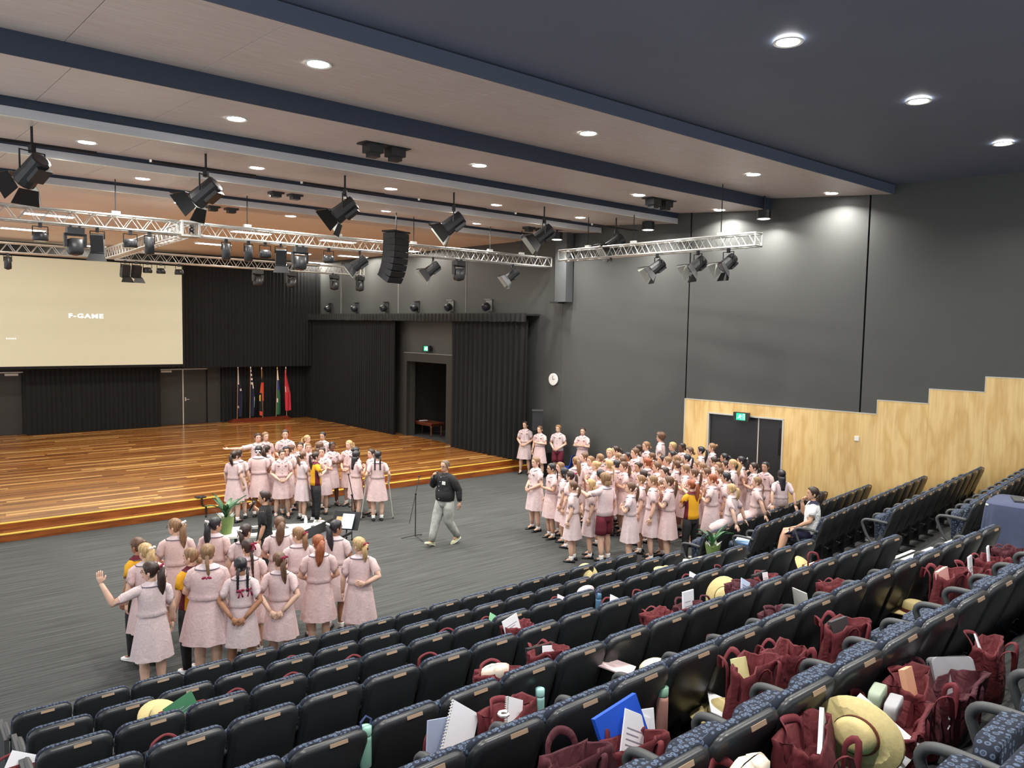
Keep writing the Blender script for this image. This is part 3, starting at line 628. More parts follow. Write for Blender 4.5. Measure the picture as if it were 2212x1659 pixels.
# lanterns on short pipes under the third and fourth timber bays
PY, PZ = 14.1, 7.30
for i, px in enumerate((70, 445, 745, 980, 1175, 1330)):
    X = at_y(px, 300+px*.12, PY).x
    for _ in range(40): X += (px-(1106+FPX*(Vector((X, PY, 7.0))-Vector((0, 0, CAM_H))).dot(_r2)/(Vector((X, PY, 7.0))-Vector((0, 0, CAM_H))).dot(_fwd)))*.006
    X = min(X, 16.6)
    lantern('fresnel', (X, PY, PZ-.03), radians((30, 42, 50, 54, 58, 60)[i]), 'large black barn door lantern under the timber ceiling, %s from the left' % nth(i+1), 'front of house lanterns', 1.25)
    r = empty('lighting_pipe', (X, PY, PZ), label='short black lighting pipe under the ceiling holding the %s large lantern from left' % nth(i+1), cat='pipe', group='lighting pipes')
    MB().tube([(-.9, 0, 0), (.9, 0, 0)], .024, 8).obj('pipe', black_metal, r); MB().tube([(-.0, 0, 0), (0, 0, .26)], .02, 6).obj('bracket', black_metal, r); MB().box((-.93, -.02, -.02), (-.9, .02, .02)).obj('pipe_end', silver_lip, r)
# line array loudspeaker
la = empty('line_array', (10.55, 17.2, 6.98), radians(200), label='curved column of black loudspeakers hanging before the front truss', cat='speaker')
c = Vector((0, 0, 0)); ang = 0
MB().box((-.33, -.2, -.01), (.33, .2, .03)).obj('flying_frame', black_metal, la); MB().tube([(0, 0, .03), (0, 0, .5)], .015, 6).obj('hanger', black_metal, la)
y, z = 0., -.10
for k in range(8):
    a = radians([0, 2, 4, 7, 12, 18, 25, 33][k]); R = Rx(-a)
    MB().obox((0, y, z), (.58, .38, .148), R).obj('speaker_box', black_plastic, la)
    MB().obox(Vector((0, y, z))+R @ Vector((0, .195, 0)), (.54, .012, .13), R).obj('grille', black_metal, la)
    z -= .15*cos(a); y -= .15*sin(a)
# twin black downlight units on plates under the bays
for i, (px, py, Y, z, lb) in enumerate([(830, 333, 12.75, 7.73, 'second timber bay'), (617, 420, 15.4, 7.60, 'third bay, left'), (1424, 444, 12.9, 7.73, 'second timber bay, right end'), (1155, 495, 15.5, 7.60, 'third bay, right'), (480, 450, 18.2, 7.52, 'fourth timber bay')]):
    P = at_z(px, py, z-.15); r = empty('twin_ceiling_unit', (P.x, P.y, z), label='twin black ceiling fitting on a dark plate under the %s' % lb, cat='ceiling fitting', group='twin ceiling fittings')
    MB().box((-.45, -.16, -.03), (.45, .16, -.005)).obj('mounting_plate', black_metal, r)
    for s in (-1, 1): MB().box((s*.22-.14, -.13, -.17), (s*.22+.14, .13, -.03)).box((s*.22-.09, -.09, -.24), (s*.22+.09, .09, -.17)).obj('fitting', black_plastic, r)
# six wall lanterns above the valance
for i, Y in enumerate((31.8, 29.52, 27.25, 25.08, 22.93, 20.8)):
    P = SW.p(T_on_stage(Y), .02, 5.36); r = empty('wall_lantern', P, -pi/2+SK, label='black round wall lantern above the valance, %s from the left' % nth(i+1), cat='stage light', group='wall lanterns above the valance')
    MB().box((-.15, -.02, -.2), (.15, 0, .2)).box((-.17, -.1, .19), (.17, 0, .21)).obj('back_plate', seam_mat if i > 3 else arm_grey, r)
    M = Rx(pi/2+.5)
    MB().lathe([(.08, 0), (.13, .03), (.14, .16), (.12, .22)], (0, -.04, 0), 14, M=M).obj('barrel', black_plastic, r, smooth=True); MB().lathe([(.11, .221), (.03, .24)], (0, -.04, 0), 12, M=M).obj('lens', glass_dark, r)
# ================================================================== SEATING
ROW_Z = {1: 0., 2: .26, 3: .64, 4: .98, 5: 1.305, 6: 1.66, 7: 2.02, 8: 2.37, 9: 2.72, 10: 3.07}
ROW_Y = {1: 8.33, 2: 7.37, 3: 6.20, 4: 5.12, 5: 3.98, 6: 2.92, 7: 1.82, 8: .72}
ROW_X = {1: 1.219, 2: 1.213, 3: 1.113, 4: 1.053, 5: .977, 6: .924, 7: .838, 8: .77}
PITCH_S = .525
# tiered floor of the near block (step edges just behind each row's backs)
tier = empty('floor_tiers', (0, 0, 0), kind='structure', label='carpeted seating tiers')
edges = {2: 8.12, 3: 7.10, 4: 5.98, 5: 4.90, 6: 3.78, 7: 2.70, 8: 1.84, 9: .50, 10: -.6}
def tierbox(x0, x1, ya, yb, z, nm='tier'):
    MB().box((x0, yb, -.02), (x1, ya, z)).obj(nm, tier_carpet, tier)
for k in range(2, 11):
    tierbox(-4, 10.9, edges[k], edges.get(k+1, -5), ROW_Z[k] if k < 9 else ROW_Z[8])
    if k == 8: MB().box((-4, -5, -.02), (10.9, .50, ROW_Z[8])).obj('tier', tier_carpet, tier); break
MB().box((-4, 8.1, -.1), (20.5, 8.9, 0)).obj('floor_front', carpet, kind='structure')
# far block frame
FA = radians(6.3)
fe = Vector((cos(FA), sin(FA), 0)); fn = Vector((-sin(FA), cos(FA), 0))
FROW = {1: (11.72, 8.33, .0), 2: (12.12, 7.49, .26), 3: (12.2, 6.32, .64), 4: (12.38, 5.27, .98), 5: (12.2, 4.08, 1.305), 6: (12.3, 3.0, 1.66), 7: (12.3, 1.9, 2.02), 8: (12.3, .8, 2.37)}
for k in range(2, 9):
    x, y, z = FROW[k]; a = Vector((10.9, y, 0))+fe*(10.9-x)*1.0*0
    y0 = y+.02 + (10.9-x)*math.tan(FA); yl = (FROW[k][1]-1.08 if k < 8 else -4) + (10.9-x)*math.tan(FA)
    d = .80-.02
    P0 = Vector((10.9, y0+d*.0+.0, 0)); 
    L = 9.5; dy = L*math.tan(FA); yl2 = -5
    vs = [(10.9, y0+.72, -.02), (10.9, yl2, -.02), (10.9+L, yl2, -.02), (10.9+L, y0+.72+dy, -.02)]
    MB().add(vs+[(x_, y_, z) for x_, y_, _ in vs], [(0,1,2,3),(4,7,6,5),(0,4,5,1),(1,5,6,2),(2,6,7,3),(3,7,4,0)]).obj('tier', tier_carpet, tier)
# aisle half steps with pale nosings
for i, (y, z) in enumerate([(8.45, .13), (8.42, .45), (6.35, .81), (5.3, 1.14), (4.55, 1.48), (3.3, 1.84), (2.2, 2.19)]):
    MB().box((9.75, y-.55, z-.16), (12.0, y, z)).obj('aisle_step', tier_carpet, tier)
    s = empty('step_nosing_strip', (9.8, y, z), label=None, kind='structure')
    MB().box((0, -.055, 0), (2.2, 0, .008)).obj('nosing', nos_white, s)
for k in (3, 4, 5, 6, 7):
    s = empty('step_nosing_strip', (9.8, 0, ROW_Z[k]), kind='structure'); yy = {3: 7.10, 4: 5.98, 5: 4.92, 6: 4.26, 7: 2.9}[k]
    if k == 6: MB().box((9.75, 3.7, 1.4), (12.2, 4.26, 1.66)).obj('aisle_step', tier_carpet, tier)
    MB().box((0, yy-.06, 0), (2.45, yy, .008)).obj('nosing', nos_white, s)
# -- the seat, built once. Origin: floor under the top of the backrest, people face +Y, +X along the row
def rrect(hx, z0, z1, r, n=4):
    pts = []
    for cx_, cz_, a0 in ((hx-r, z0+r, -90), (hx-r, z1-r, 0), (-hx+r, z1-r, 90), (-hx+r, z0+r, 180)):
        for i in range(n+1):
            a = radians(a0+90*i/n); pts.append((cx_+r*cos(a), cz_+r*sin(a)))
    return pts
def lean(z): return .30*(.87-z)        # y of the back plane at height z (bottom further towards the stage)
def slab(hx, z0, z1, r, ys, crown=.0, n=4):
    mb = MB(); rings = []
    for y, inset in ys:
        rings.append([(x*(1-inset/hx), lean(z)+y - crown*(1-(x/hx)**2)*.0, z0+(z-z0)*1.0 + (inset if z < (z0+z1)/2 else -inset)) for x, z in rrect(hx, z0, z1, r, n)])
    return mb.loft(rings)
def smooth_by(o): return o
SEAT_PARTS = {}
SEAT_PARTS['shell'] = slab(.25, .25, .874, .085, [(-.028, .035), (-.022, .012), (-.008, 0), (.022, 0), (.03, .006)]).mesh('shell', [grey_shell], True)
SEAT_PARTS['back_cushion'] = slab(.253, .36, .880, .085, [(.018, .008), (.022, 0), (.056, 0), (.072, .012), (.082, .04)]).mesh('back_cushion', [fabric], True)
mb = MB(); 
for s in (-1, 1): mb.add([(s*.2, lean(.37)-.02, .35), (s*.252, lean(.37)-.02, .37), (s*.252, lean(.45)+.06, .45), (s*.2, lean(.45)+.06, .45), (s*.2, lean(.3)+.1, .28), (s*.252, lean(.3)+.1, .28)], [(0,1,2,3),(0,4,5,1),(3,2,5,4),(1,5,2),(0,3,4)])
SEAT_PARTS['hinge_bracket'] = mb.mesh('hinge_bracket', [arm_grey])
def seatpan(up):
    mb = MB(); rings = []
    if up:
        for y, ins in ((.0, .02), (.01, 0), (.07, 0), (.09, .03)): rings.append([(x*(1-ins/.22), .20+y+.06*(z-.4), z) for x, z in rrect(.225, .30, .70, .07, 3)])
    else:
        for z_, ins in ((.37, .02), (.38, 0), (.44, 0), (.465, .03)): rings.append([(x*(1-ins/.22), .18+(q-.30), z_+.03*(q-.3)) for x, q in rrect(.225, .30, .72, .07, 3)])
    return mb.loft(rings).mesh('seat_pan', [fabric], True)
SEAT_PARTS['pan_up'] = seatpan(True); SEAT_PARTS['pan_down'] = seatpan(False)
def armrest():
    pts = [(0, lean(.62)+.0, .635), (0, .22, .645), (0, .36, .645), (0, .435, .63), (0, .465, .585), (0, .45, .53), (0, .40, .41), (0, .33, .31), (0, .26, .26)]
    mb = MB().tube(spline(pts, 3), .0275, 8, flat=.85); mb.tube([(0, .1, .24), (0, .40, .30)], .018, 5)
    return mb.mesh('armrest', [arm_grey], True)
SEAT_PARTS['armrest'] = armrest()
mb = MB(); mb.box((-.02, .12, .0), (.02, .20, .36)); mb.box((-.255, .165, .05), (.255, .18, .32)); mb.box((-.03, .02, 0), (.03, .34, .02)); mb.box((-PITCH_S/2, .13, .20), (PITCH_S/2, .19, .26))
SEAT_PARTS['stand'] = mb.mesh('stand', [black_metal])
mb = MB(); mb.obox((.035, lean(.852)-.034, .852), (.115, .004, .022), Rx(-.29)); SEAT_PARTS['number_plate'] = mb.mesh('number_plate', [plate_mat])
SEAT_PARTS['end_panel'] = MB().add([(-.02, .02, 0), (.02, .02, 0), (.02, .46, 0), (-.02, .46, 0), (-.02, .06, .64), (.02, .06, .64), (.02, .50, .66), (-.02, .50, .66)], [(0,3,2,1),(4,5,6,7),(0,1,5,4),(1,2,6,5),(2,3,7,6),(3,0,4,7)]).mesh('end_panel', [arm_grey])
def seat(x, y, z, rz, lbl, grp, down=False, left_arm=True, right_arm=False, plate=True, end=False):
    r = empty('auditorium_seat', (x, y, z), rz, label=lbl, cat='seat', group=grp)
    link('backrest_shell', SEAT_PARTS['shell'], r); link('back_cushion', SEAT_PARTS['back_cushion'], r)
    r_c = link('seat_cushion', SEAT_PARTS['pan_down' if down else 'pan_up'], r); link('hinge_bracket', SEAT_PARTS['hinge_bracket'], r)
    if plate: link('number_plate', SEAT_PARTS['number_plate'], r)
    if left_arm: link('armrest', SEAT_PARTS['armrest'], r, (-PITCH_S/2, 0, 0))
    if right_arm: link('armrest', SEAT_PARTS['armrest'], r, (PITCH_S/2, 0, 0))
    if end: link('end_panel', SEAT_PARTS['end_panel'], r, (-PITCH_S/2-.03, 0, 0))
    link('stand', SEAT_PARTS['stand'], r); return r_c
SEATS = {}
rj = random.Random(5)
DOWN = {(8, 13), (8, 14), (7, 11), (7, 10), (8, 12)}
for k in range(1, 9):
    for c in range(1, 18):
        X = ROW_X[k]+PITCH_S*(c-1)
        SEATS[k, c] = seat(X, ROW_Y[k], ROW_Z[k], rj.uniform(-.012, .012), 'black auditorium seat, %s from the left end of the %s row, near block' % (nth(c), nth(k)), 'seats of the near block', down=(k, c) in DOWN, right_arm=c == 17, end=c == 1)
for k in range(1, 8):
    x, y, z = FROW[k]
    for c in range(11 if k < 6 else 10):
        P = Vector((x, y, 0))+fe*(PITCH_S*(c+.5))
        if k >= 6 and c < 4: continue
        seat(P.x, P.y, z, FA, 'black auditorium seat, %s from the aisle in the %s row, far block' % (nth(c+1), nth(k)), 'seats of the far block', down=(k, c) in {(3, 0), (2, 0)}, right_arm=c == 10)
# ================================================================== BAGS, HATS, BOTTLES AND PAPERS
bag_red = mat('bag_maroon', (100, 31, 37), .85, noise=.12, scale=(5, 5, 5), bump=.2); bag_dark = mat('bag_dark_maroon', (74, 22, 34), .85, noise=.12, scale=(5, 5, 5), bump=.2); strap_m = mat('bag_strap', (106, 33, 41), .8)
wrinkle(bag_red, 9, .7); wrinkle(bag_dark, 9, .7)
straw = mat('hat_straw', (212, 194, 136), .75, noise=.08, scale=(40, 40, 40), bump=.2); band_m = mat('hat_band_maroon', (92, 26, 26), .7); band_g = mat('hat_band_gold', (200, 160, 80), .6)
def bag_mesh(seed, w=.40, d=.16, h=.36, slump=.25, open_=.8):
    r = random.Random(seed); N = 20; rings = []; ph = [r.uniform(0, 6.3) for _ in range(4)]
    zs = [0, .03, .25, .5, .75, .92, 1.0]
    for i, f in enumerate(zs):
        row = []; wob = .012+.03*f
        wd = w/2*(1-.08*f); dd = d/2*(1.12-.1*f if f < .9 else open_)
        if f == 0: wd *= .92; dd *= .85
        for j in range(N):
            t = 2*pi*j/N; sx = (abs(cos(t))**.55)*(1 if cos(t) >= 0 else -1); sy = (abs(sin(t))**.7)*(1 if sin(t) >= 0 else -1)
            k = 1+wob/w*4*(sin(3*t+ph[0]+2*f)*.5+sin(5*t+ph[1]-3*f)*.3+sin(9*t+ph[3]+5*f)*.25)
            dz = slump*f*f*.22*(sin(t+ph[2])*.5-.5)*h*.5 + (.008*sin(4*t+ph[1]) if f > .8 else 0)
            row.append((wd*sx*k+slump*f*.05*sin(ph[3]), dd*sy*k+slump*f*.10*cos(ph[2]), max(0, h*f+dz)))
        rings.append(row)
    inner = [[(x*.93, y*.86, z-.004) for x, y, z in rings[-1]], [(x*.85, y*.7, max(.05, z-.12)) for x, y, z in rings[-1]]]
    mb = MB().loft(rings+inner, True, True); body = mb
    st = []
    for s in (-1, 1):
        top = h*(1-.18*slump); q = MB(); o = s*d/2*open_
        kx = w*.22; hh = r.uniform(-.24, -.10) if s < 0 else r.uniform(-.06, .10); oo = o+s*(.03 if hh > 0 else .065)
        pts = [(-kx, o*1.1, top*.55), (-kx, o*1.12, top*.95), (-kx*.8, oo, top+max(hh, .02)*.8), (r.uniform(-.04, .04), oo+s*.02+.02, top+hh), (kx*.8, oo, top+max(hh, .02)*.8), (kx, o*1.12, top*.95), (kx, o*1.1, top*.55)]
        P = spline(pts, 4); q.tube(P, .017, 6, flat=.22, up=(0, 1, 0)); st.append(q)
    return body.mesh('bag_body', [bag_red], True), [q.mesh('strap', [strap_m], True) for q in st]
BAGS = [bag_mesh(1), bag_mesh(2, .42, .2, .34, .6), bag_mesh(3, .38, .17, .40, .3, 1.0), bag_mesh(4, .44, .22, .28, 1.0, .9), bag_mesh(5, .36, .2, .38, .4)]
def setmat(o, m, i=0):
    o.material_slots[i].link = 'OBJECT'; o.material_slots[i].material = m
def tote(P, rz, v, lbl, dark=False, scale=1.0, tilt=0.):
    r = empty('tote_bag', P, rz, label=lbl, cat='bag', group='maroon school tote bags'); r.scale = (scale,)*3; r.rotation_euler = (tilt, 0, rz)
    b = link('bag_body', BAGS[v][0], r); 
    if dark: setmat(b, bag_dark)
    for s in BAGS[v][1]:
        q = link('strap', s, r)
        if dark: setmat(q, bag_dark)
    return r
def hat(P, rot, lbl, scale=1.0):
    r = empty('straw_hat', P, label=lbl, cat='hat', group='straw school hats'); r.rotation_euler = rot; r.scale = (scale,)*3
    N = 28; prof = [(.20, .012, 1), (.205, .0, 1), (.10, .012, 0), (.096, .05, 0), (.088, .10, 0), (.06, .118, 0), (.01, .116, 0)]
    rings = [[(R*1.0*cos(2*pi*j/N)*(.9 if True else 1), R*1.12*sin(2*pi*j/N), z + (.018*cos(4*pi*j/N) if e else 0)) for j in range(N)] for R, z, e in prof]
    MB().loft(rings, True, True).obj('brim_and_crown', straw, r, smooth=True)
    MB().loft([[(R*.905*cos(2*pi*j/N), R*1.125*sin(2*pi*j/N), z) for j in range(N)] for R, z in ((.1035, .014), (.1005, .048))], False, False).obj('hat_band', band_m, r, smooth=True)
    MB().loft([[(R*.908*cos(2*pi*j/N), R*1.13*sin(2*pi*j/N), z) for j in range(N)] for R, z in ((.104, .012), (.1036, .017))], False, False).obj('band_edge', band_g, r, smooth=True)
    return r
def book(P, size, rot, m, lbl, name='notebook', cat='notebook', spiral=False, grp=None, lines=0):
    r = empty(name, P, label=lbl, cat=cat, group=grp); r.rotation_euler = rot
    w_, h_, t_ = size
    MB().box((-w_/2, -t_/2, 0), (w_/2, t_/2, h_)).obj('cover', m, r)
    MB().box((-w_/2+.004, -t_/2-.0012, .004), (w_/2-.004, -t_/2, h_-.004)).obj('front_sheet', paper if m is paper else m, r) if m is paper else None
    if spiral:
        mb = MB()
        for k in range(18): mb.box((-w_/2-.006, -t_/2-.004, h_*(k+.5)/18-.003), (-w_/2+.004, t_/2+.004, h_*(k+.5)/18+.003))
        mb.obj('spiral_binding', alu_trim, r)
    if lines:
        mb = MB()
        for k in range(lines): mb.box((-w_*.36, -t_/2-.0026, h_*(.2+.6*k/lines)), (w_*(.1+.26*((k*7) % 5)/4), -t_/2-.0014, h_*(.2+.6*k/lines)+.006))
        mb.obj('printed_lines', mat('print_grey', (150, 152, 165), .8), r)
    return r
def bottle(P, col, capc, lbl, r0=.036, h=.24, straw_=False, handle=False):
    r = empty('drink_bottle', P, label=lbl, cat='bottle')
    MB().lathe([(r0*.9, 0), (r0, .01), (r0, h*.9), (r0*.92, h)], n=16).obj('bottle_body', mat('bottle_%d_%d_%d' % col, col, .3), r, smooth=True)
    MB().lathe([(r0*.94, h), (r0*.98, h+.01), (r0*.98, h+.055), (r0*.6, h+.062)], n=16).obj('lid', mat('lid_%d_%d_%d' % capc, capc, .4), r, smooth=True)
    if straw_: MB().tube([(0, 0, h+.05), (.01, 0, h+.11)], .005, 6).obj('straw', paper, r)
    if handle: MB().tube([(-r0*.8, 0, h+.03), (-r0, 0, h+.09), (0, 0, h+.12), (r0, 0, h+.09), (r0*.8, 0, h+.03)], .007, 6).obj('carry_loop', mat('loop_navy', (60, 70, 120), .5), r)
def tier_of(Y):
    z = 0
    for k in range(2, 9):
        if Y < edges[k]: z = ROW_Z[k]
    return z
def bag_at(px, py, v, where, rz=None, dark=False, force=None):
    # stand the bag on the floor of a tier (upper rows) or on a lowered seat (lower rows) so that its top shows at px, py
    best = None
    for k in range(2, 9):
        Y = edges[k]-.17; h = at_y(px, py, Y).z-ROW_Z[k]; d = abs(h-.53)
        if best is None or d < best[0]: best = (d, k)
    k = force or best[1]
    if k >= 6:
        P = at_y(px, py, edges[k]-.19); h = min(.60, max(.34, P.z-ROW_Z[k])); base = ROW_Z[k]+.003; sx = 1.05
    else:
        P = at_y(px, py, ROW_Y[k]+.36); h = min(.42, max(.24, P.z-ROW_Z[k]-.475)); base = ROW_Z[k]+.475; sx = .95
        c = round((P.x-ROW_X[k])/PITCH_S)+1
        if (k, c) in SEATS: SEATS[k, c].data = SEAT_PARTS['pan_down']
    r = tote((P.x, P.y, base), rj.uniform(-.25, .25) if rz is None else rz, v, 'maroon tote bag %s, %s row' % (where, nth(k)), dark)
    r.scale = (sx, sx, h*.92/.36); return r, P, k
# ================================================================== PEOPLE (built facing +Y, 1.60 m tall)
skin_m = {'pale': mat('skin_pale', (222, 180, 156), .55, noise=.04), 'mid': mat('skin_mid', (206, 160, 132), .55, noise=.04), 'tan': mat('skin_tan', (172, 122, 92), .55, noise=.05), 'dark': mat('skin_dark', (112, 76, 58), .55, noise=.05)}
lip_m = mat('lips', (190, 104, 96), .5); eye_w = mat('eye_white', (232, 228, 222), .3); eye_d = mat('eye_dark', (50, 38, 32), .3); brow_m = mat('brow', (92, 66, 48), .8)
HAIR = {'black': mat('hair_black', (30, 28, 32), .42, rgb2=(46, 44, 50), scale=(60, 60, 6)), 'dark': mat('hair_dark_brown', (62, 44, 36), .45, rgb2=(44, 30, 25), scale=(60, 60, 6)), 'brown': mat('hair_brown', (112, 80, 56), .48, rgb2=(80, 56, 40), scale=(60, 60, 6)),
        'light': mat('hair_light_brown', (150, 116, 82), .5, rgb2=(112, 84, 58), scale=(60, 60, 6)), 'blonde': mat('hair_blonde', (204, 174, 124), .5, rgb2=(160, 128, 84), scale=(60, 60, 6)), 'red': mat('hair_red', (166, 92, 52), .48, rgb2=(120, 60, 34), scale=(60, 60, 6)), 'grey': mat('hair_grey_brown', (128, 108, 90), .6, rgb2=(84, 68, 56), scale=(60, 60, 6))}
HNAME = {'black': 'black', 'dark': 'dark brown', 'brown': 'brown', 'light': 'light brown', 'blonde': 'blonde', 'red': 'red', 'grey': 'greying'}
pink = mat('dress_pink_check', (219, 200, 199), .85, rgb2=(208, 186, 187), scale=(70, 70, 70), detail=1, bump=.08); pink_warm = mat('dress_pink_warm', (219, 194, 191), .85, rgb2=(209, 179, 178), scale=(70, 70, 70), detail=1, bump=.08)
wrinkle(pink, 8, .32); wrinkle(pink_warm, 8, .32)
collar_m = mat('collar_pale_pink', (218, 200, 203), .85); piping = mat('collar_piping', (120, 112, 128), .8); button_m = mat('button_dark', (92, 62, 66), .5)
maroon = mat('cloth_maroon', (104, 28, 44), .85, noise=.1); yellow = mat('sport_yellow', (228, 168, 30), .8, noise=.06); blackc = mat('cloth_black', (30, 30, 32), .8, noise=.1); whitec = mat('cloth_white', (238, 238, 236), .8, noise=.04); navyc = mat('cloth_navy', (34, 36, 62), .8)
wrinkle(blackc, 12, .5); wrinkle(whitec, 12, .6)
jeans = mat('jeans_pale_grey', (176, 178, 172), .85, rgb2=(146, 148, 144), scale=(9, 9, 9), bump=.2)
shoe_b = mat('shoe_black', (26, 26, 28), .3); shoe_w = mat('shoe_white', (232, 232, 232), .5); sole_w = mat('sole_white', (226, 224, 214), .6); shoe_g = mat('shoe_sage', (178, 182, 146), .7); sock_w = mat('sock_white', (240, 240, 238), .9); sock_p = mat('sock_pink', (232, 60, 132), .9)
rib_w = mat('ribbon_white', (242, 240, 240), .6); rib_m = mat('ribbon_maroon', (150, 30, 66), .6); skirtblue = mat('cloth_table_blue', (74, 82, 108), .9, noise=.08)
def interp(xs, ys, x):
    if x <= xs[0]: return ys[0]
    for i in range(1, len(xs)):
        if x <= xs[i]:
            f = (x-xs[i-1])/(xs[i]-xs[i-1]); f = f*f*(3-2*f)*.5+f*.5; return ys[i-1]+(ys[i]-ys[i-1])*f
    return ys[-1]
HT = [0, .05, .15, .3, .45, .6, .75, .88, .96, 1]
HW_ = [.012, .032, .050, .061, .068, .0715, .070, .055, .030, .004]
HF_ = [.052, .066, .076, .079, .080, .082, .078, .058, .030, .003]
HB_ = [.002, .010, .028, .060, .084, .096, .094, .072, .040, .004]
HN = 20
def head_pt(t, a, off=0.):       # a: 0 = front, positive towards +x
    w, f, b = interp(HT, HW_, t), interp(HT, HF_, t), interp(HT, HB_, t); c, s = cos(a), sin(a)
    x = (w+off)*s; y = ((f if c > 0 else b)+off)*c
    if c > .3:
        d = abs(a)
        if .30 < t < .56: y += .022*max(0, 1-d/.26)*(1-abs(t-.36)/.2 if t > .36 else max(0, 1-(.36-t)/.08))
        if .44 < t < .56: y -= .007*max(0, 1-abs(d-.42)/.25)
        if .12 < t < .3: y += .003*max(0, 1-d/.4)
        if .56 <= t < .66: y += .003*max(0, 1-d/.7)
    return Vector((x, y+.012, 1.385+.222*t+off*(t-.5)))
class Xf:                        # head turn and nod about the top of the neck
    def __init__(s, turn=0, nod=0): s.M = Rz(turn) @ Rx(nod); s.c = Vector((0, -.01, 1.40))
    def __call__(s, v): return s.c + s.M @ (Vector(v)-s.c)
def head_mesh(mb, X):
    ts = [0, .03, .08, .14, .2, .26, .31, .35, .38, .42, .47, .52, .57, .64, .72, .8, .88, .94, .98, 1]
    mb.loft([[X(head_pt(t, 2*pi*j/24)) for j in range(24)] for t in ts])
    for s in (-1, 1):
        mb.ball(X((s*.029, .078, 1.492)), (.013, .007, .0065), 8, 2, X.M); mb.ball(X((s*.029, .084, 1.492)), (.006, .003, .0062), 6, 3, X.M)
        mb.tube([X((s*.014, .093, 1.508)), X((s*.03, .092, 1.513)), X((s*.046, .081, 1.507))], .0036, 4, 4)
        mb.ball(X((s*.074, -.004, 1.478)), (.008, .017, .029), 8, 0, X.M)
    mb.tube([X((-.024, .084, 1.422)), X((-.010, .092, 1.425)), X((.010, .092, 1.425)), X((.024, .084, 1.422))], [.003, .0062, .0062, .003], 6, 1)
def hand(mb, W, d, n, curl=.35, sc=1.0, thumb=1, mi=0):
    # W wrist, d finger direction, n palm normal (fingers curl towards n), thumb +-1 picks the side
    W = Vector(W); d = Vector(d).normalized(); n = Vector(n); n = (n-d*n.dot(d)).normalized(); s = d.cross(n)*thumb
    rings = []
    for f, w, t in ((-.01, .024, .02), (.02, .032, .019), (.05, .040, .016), (.082, .041, .013)):
        c = W+d*(f*sc); rings.append([c+s*(w*sc*cos(a))+n*(t*sc*sin(a)) for a in [2*pi*j/10 for j in range(10)]])
    mb.loft(rings, mi=mi)
    for k, (o, L) in enumerate(((.030, .066), (.0105, .075), (-.0095, .070), (-.029, .056))):
        p = W+d*(.078*sc)+s*(o*sc); pts = [p-d*.012*sc, p]; ang = curl*.5; fan = s*(o*1.2)
        for q, fr_ in enumerate((.45, .32, .25)):
            v = (d*cos(ang)+n*sin(ang)+fan).normalized(); pts.append(pts[-1]+v*(L*fr_*sc)); ang += curl*(1.0 if q == 0 else .8)
        mb.tube(pts, [.0095*sc, .0095*sc, .0088*sc, .0078*sc, .006*sc], 6, mi)
    p = W+d*(.022*sc)+s*(.026*sc); v1 = (s*.75+d*.6+n*.3).normalized(); v2 = (s*.25+d*.85+n*.4).normalized()
    mb.tube([p-v1*.01, p+v1*.026*sc, p+v1*.026*sc+v2*.028*sc, p+v1*.026*sc+v2*.05*sc], [.0125*sc, .0115*sc, .0098*sc, .007*sc], 6, mi)
# arm poses: (elbow, wrist, hand direction, palm normal, curl) for the right arm (+x); mirrored for the left
A_ = {'down': ((.215, -.03, 1.05), (.232, .03, .835), (.05, .12, -1), (-1, .2, 0), .4),
      'front': ((.235, .01, 1.06), (.075, .20, .925), (-.75, .30, -.45), (-.3, -.8, .3), .5),
      'back': ((.25, -.09, 1.07), (.075, -.185, .87), (-.75, -.10, -.55), (0, .9, -.3), .6),
      'backwaist': ((.26, -.10, 1.10), (.08, -.165, 1.02), (-.9, -.12, .15), (0, .9, 0), .5),
      'crossed': ((.225, .07, 1.08), (-.02, .185, 1.10), (-.95, .05, .22), (0, -1, .1), .35),
      'hold': ((.215, .05, 1.08), (.045, .22, 1.17), (-.35, .12, .93), (-.8, -.3, .1), .9),
      'chin': ((.19, .13, 1.12), (.05, .165, 1.33), (-.25, -.2, .95), (-.4, -.8, .2), 1.0),
      'mic': ((.25, .08, 1.12), (.10, .22, 1.32), (-.45, .18, .62), (-.8, -.2, -.1), 1.15),
      'waveup': ((.40, .07, 1.17), (.50, .15, 1.41), (.12, .05, 1), (-.5, .8, 0), .25),
      'out': ((.42, .05, 1.25), (.65, .10, 1.27), (1, .1, .05), (0, .2, 1), .2),
      'shoulder': ((.30, .16, 1.20), (.28, .38, 1.27), (-.3, .9, .1), (0, 0, -1), .5),
      'lap': ((.22, .04, 1.07), (.10, .24, .93), (-.4, .8, -.2), (0, 0, -1), .3),
      'prop': ((.24, -.13, 1.08), (.25, -.20, .86), (.2, -.5, -.7), (0, 0, -1), .2),
      'swing': ((.235, .03, 1.06), (.27, .15, .86), (.0, .35, -.9), (-1, .1, 0), .6), 'swingb': ((.25, -.11, 1.06), (.29, -.10, .83), (.05, .1, -1), (-1, .2, 0), .5),
      'crutch': ((.25, -.07, 1.08), (.27, .08, .90), (0, .6, -.5), (-1, 0, 0), 1.2)}
POSE = {'down': ('down', 'down'), 'front': ('front', 'front'), 'back': ('back', 'back'), 'crossed': ('crossed', 'crossed'), 'hold': ('hold', 'hold'), 'chin': ('chin', 'crossed'), 'one': ('down', 'crossed'), 'wave': ('down', 'waveup'), 'point': ('down', 'out'), 'outr': ('out', 'down'),
        'mic': ('mic', 'down'), 'backwaist': ('backwaist', 'down'), 'shoulder': ('down', 'shoulder'), 'walk': ('mic', 'swingb'), 'lap': ('lap', 'lap'), 'prop': ('prop', 'prop'), 'sitchin': ('chin', 'lap'), 'crutch': ('crutch', 'crutch'), 'micdown': ('mic', 'swing')}
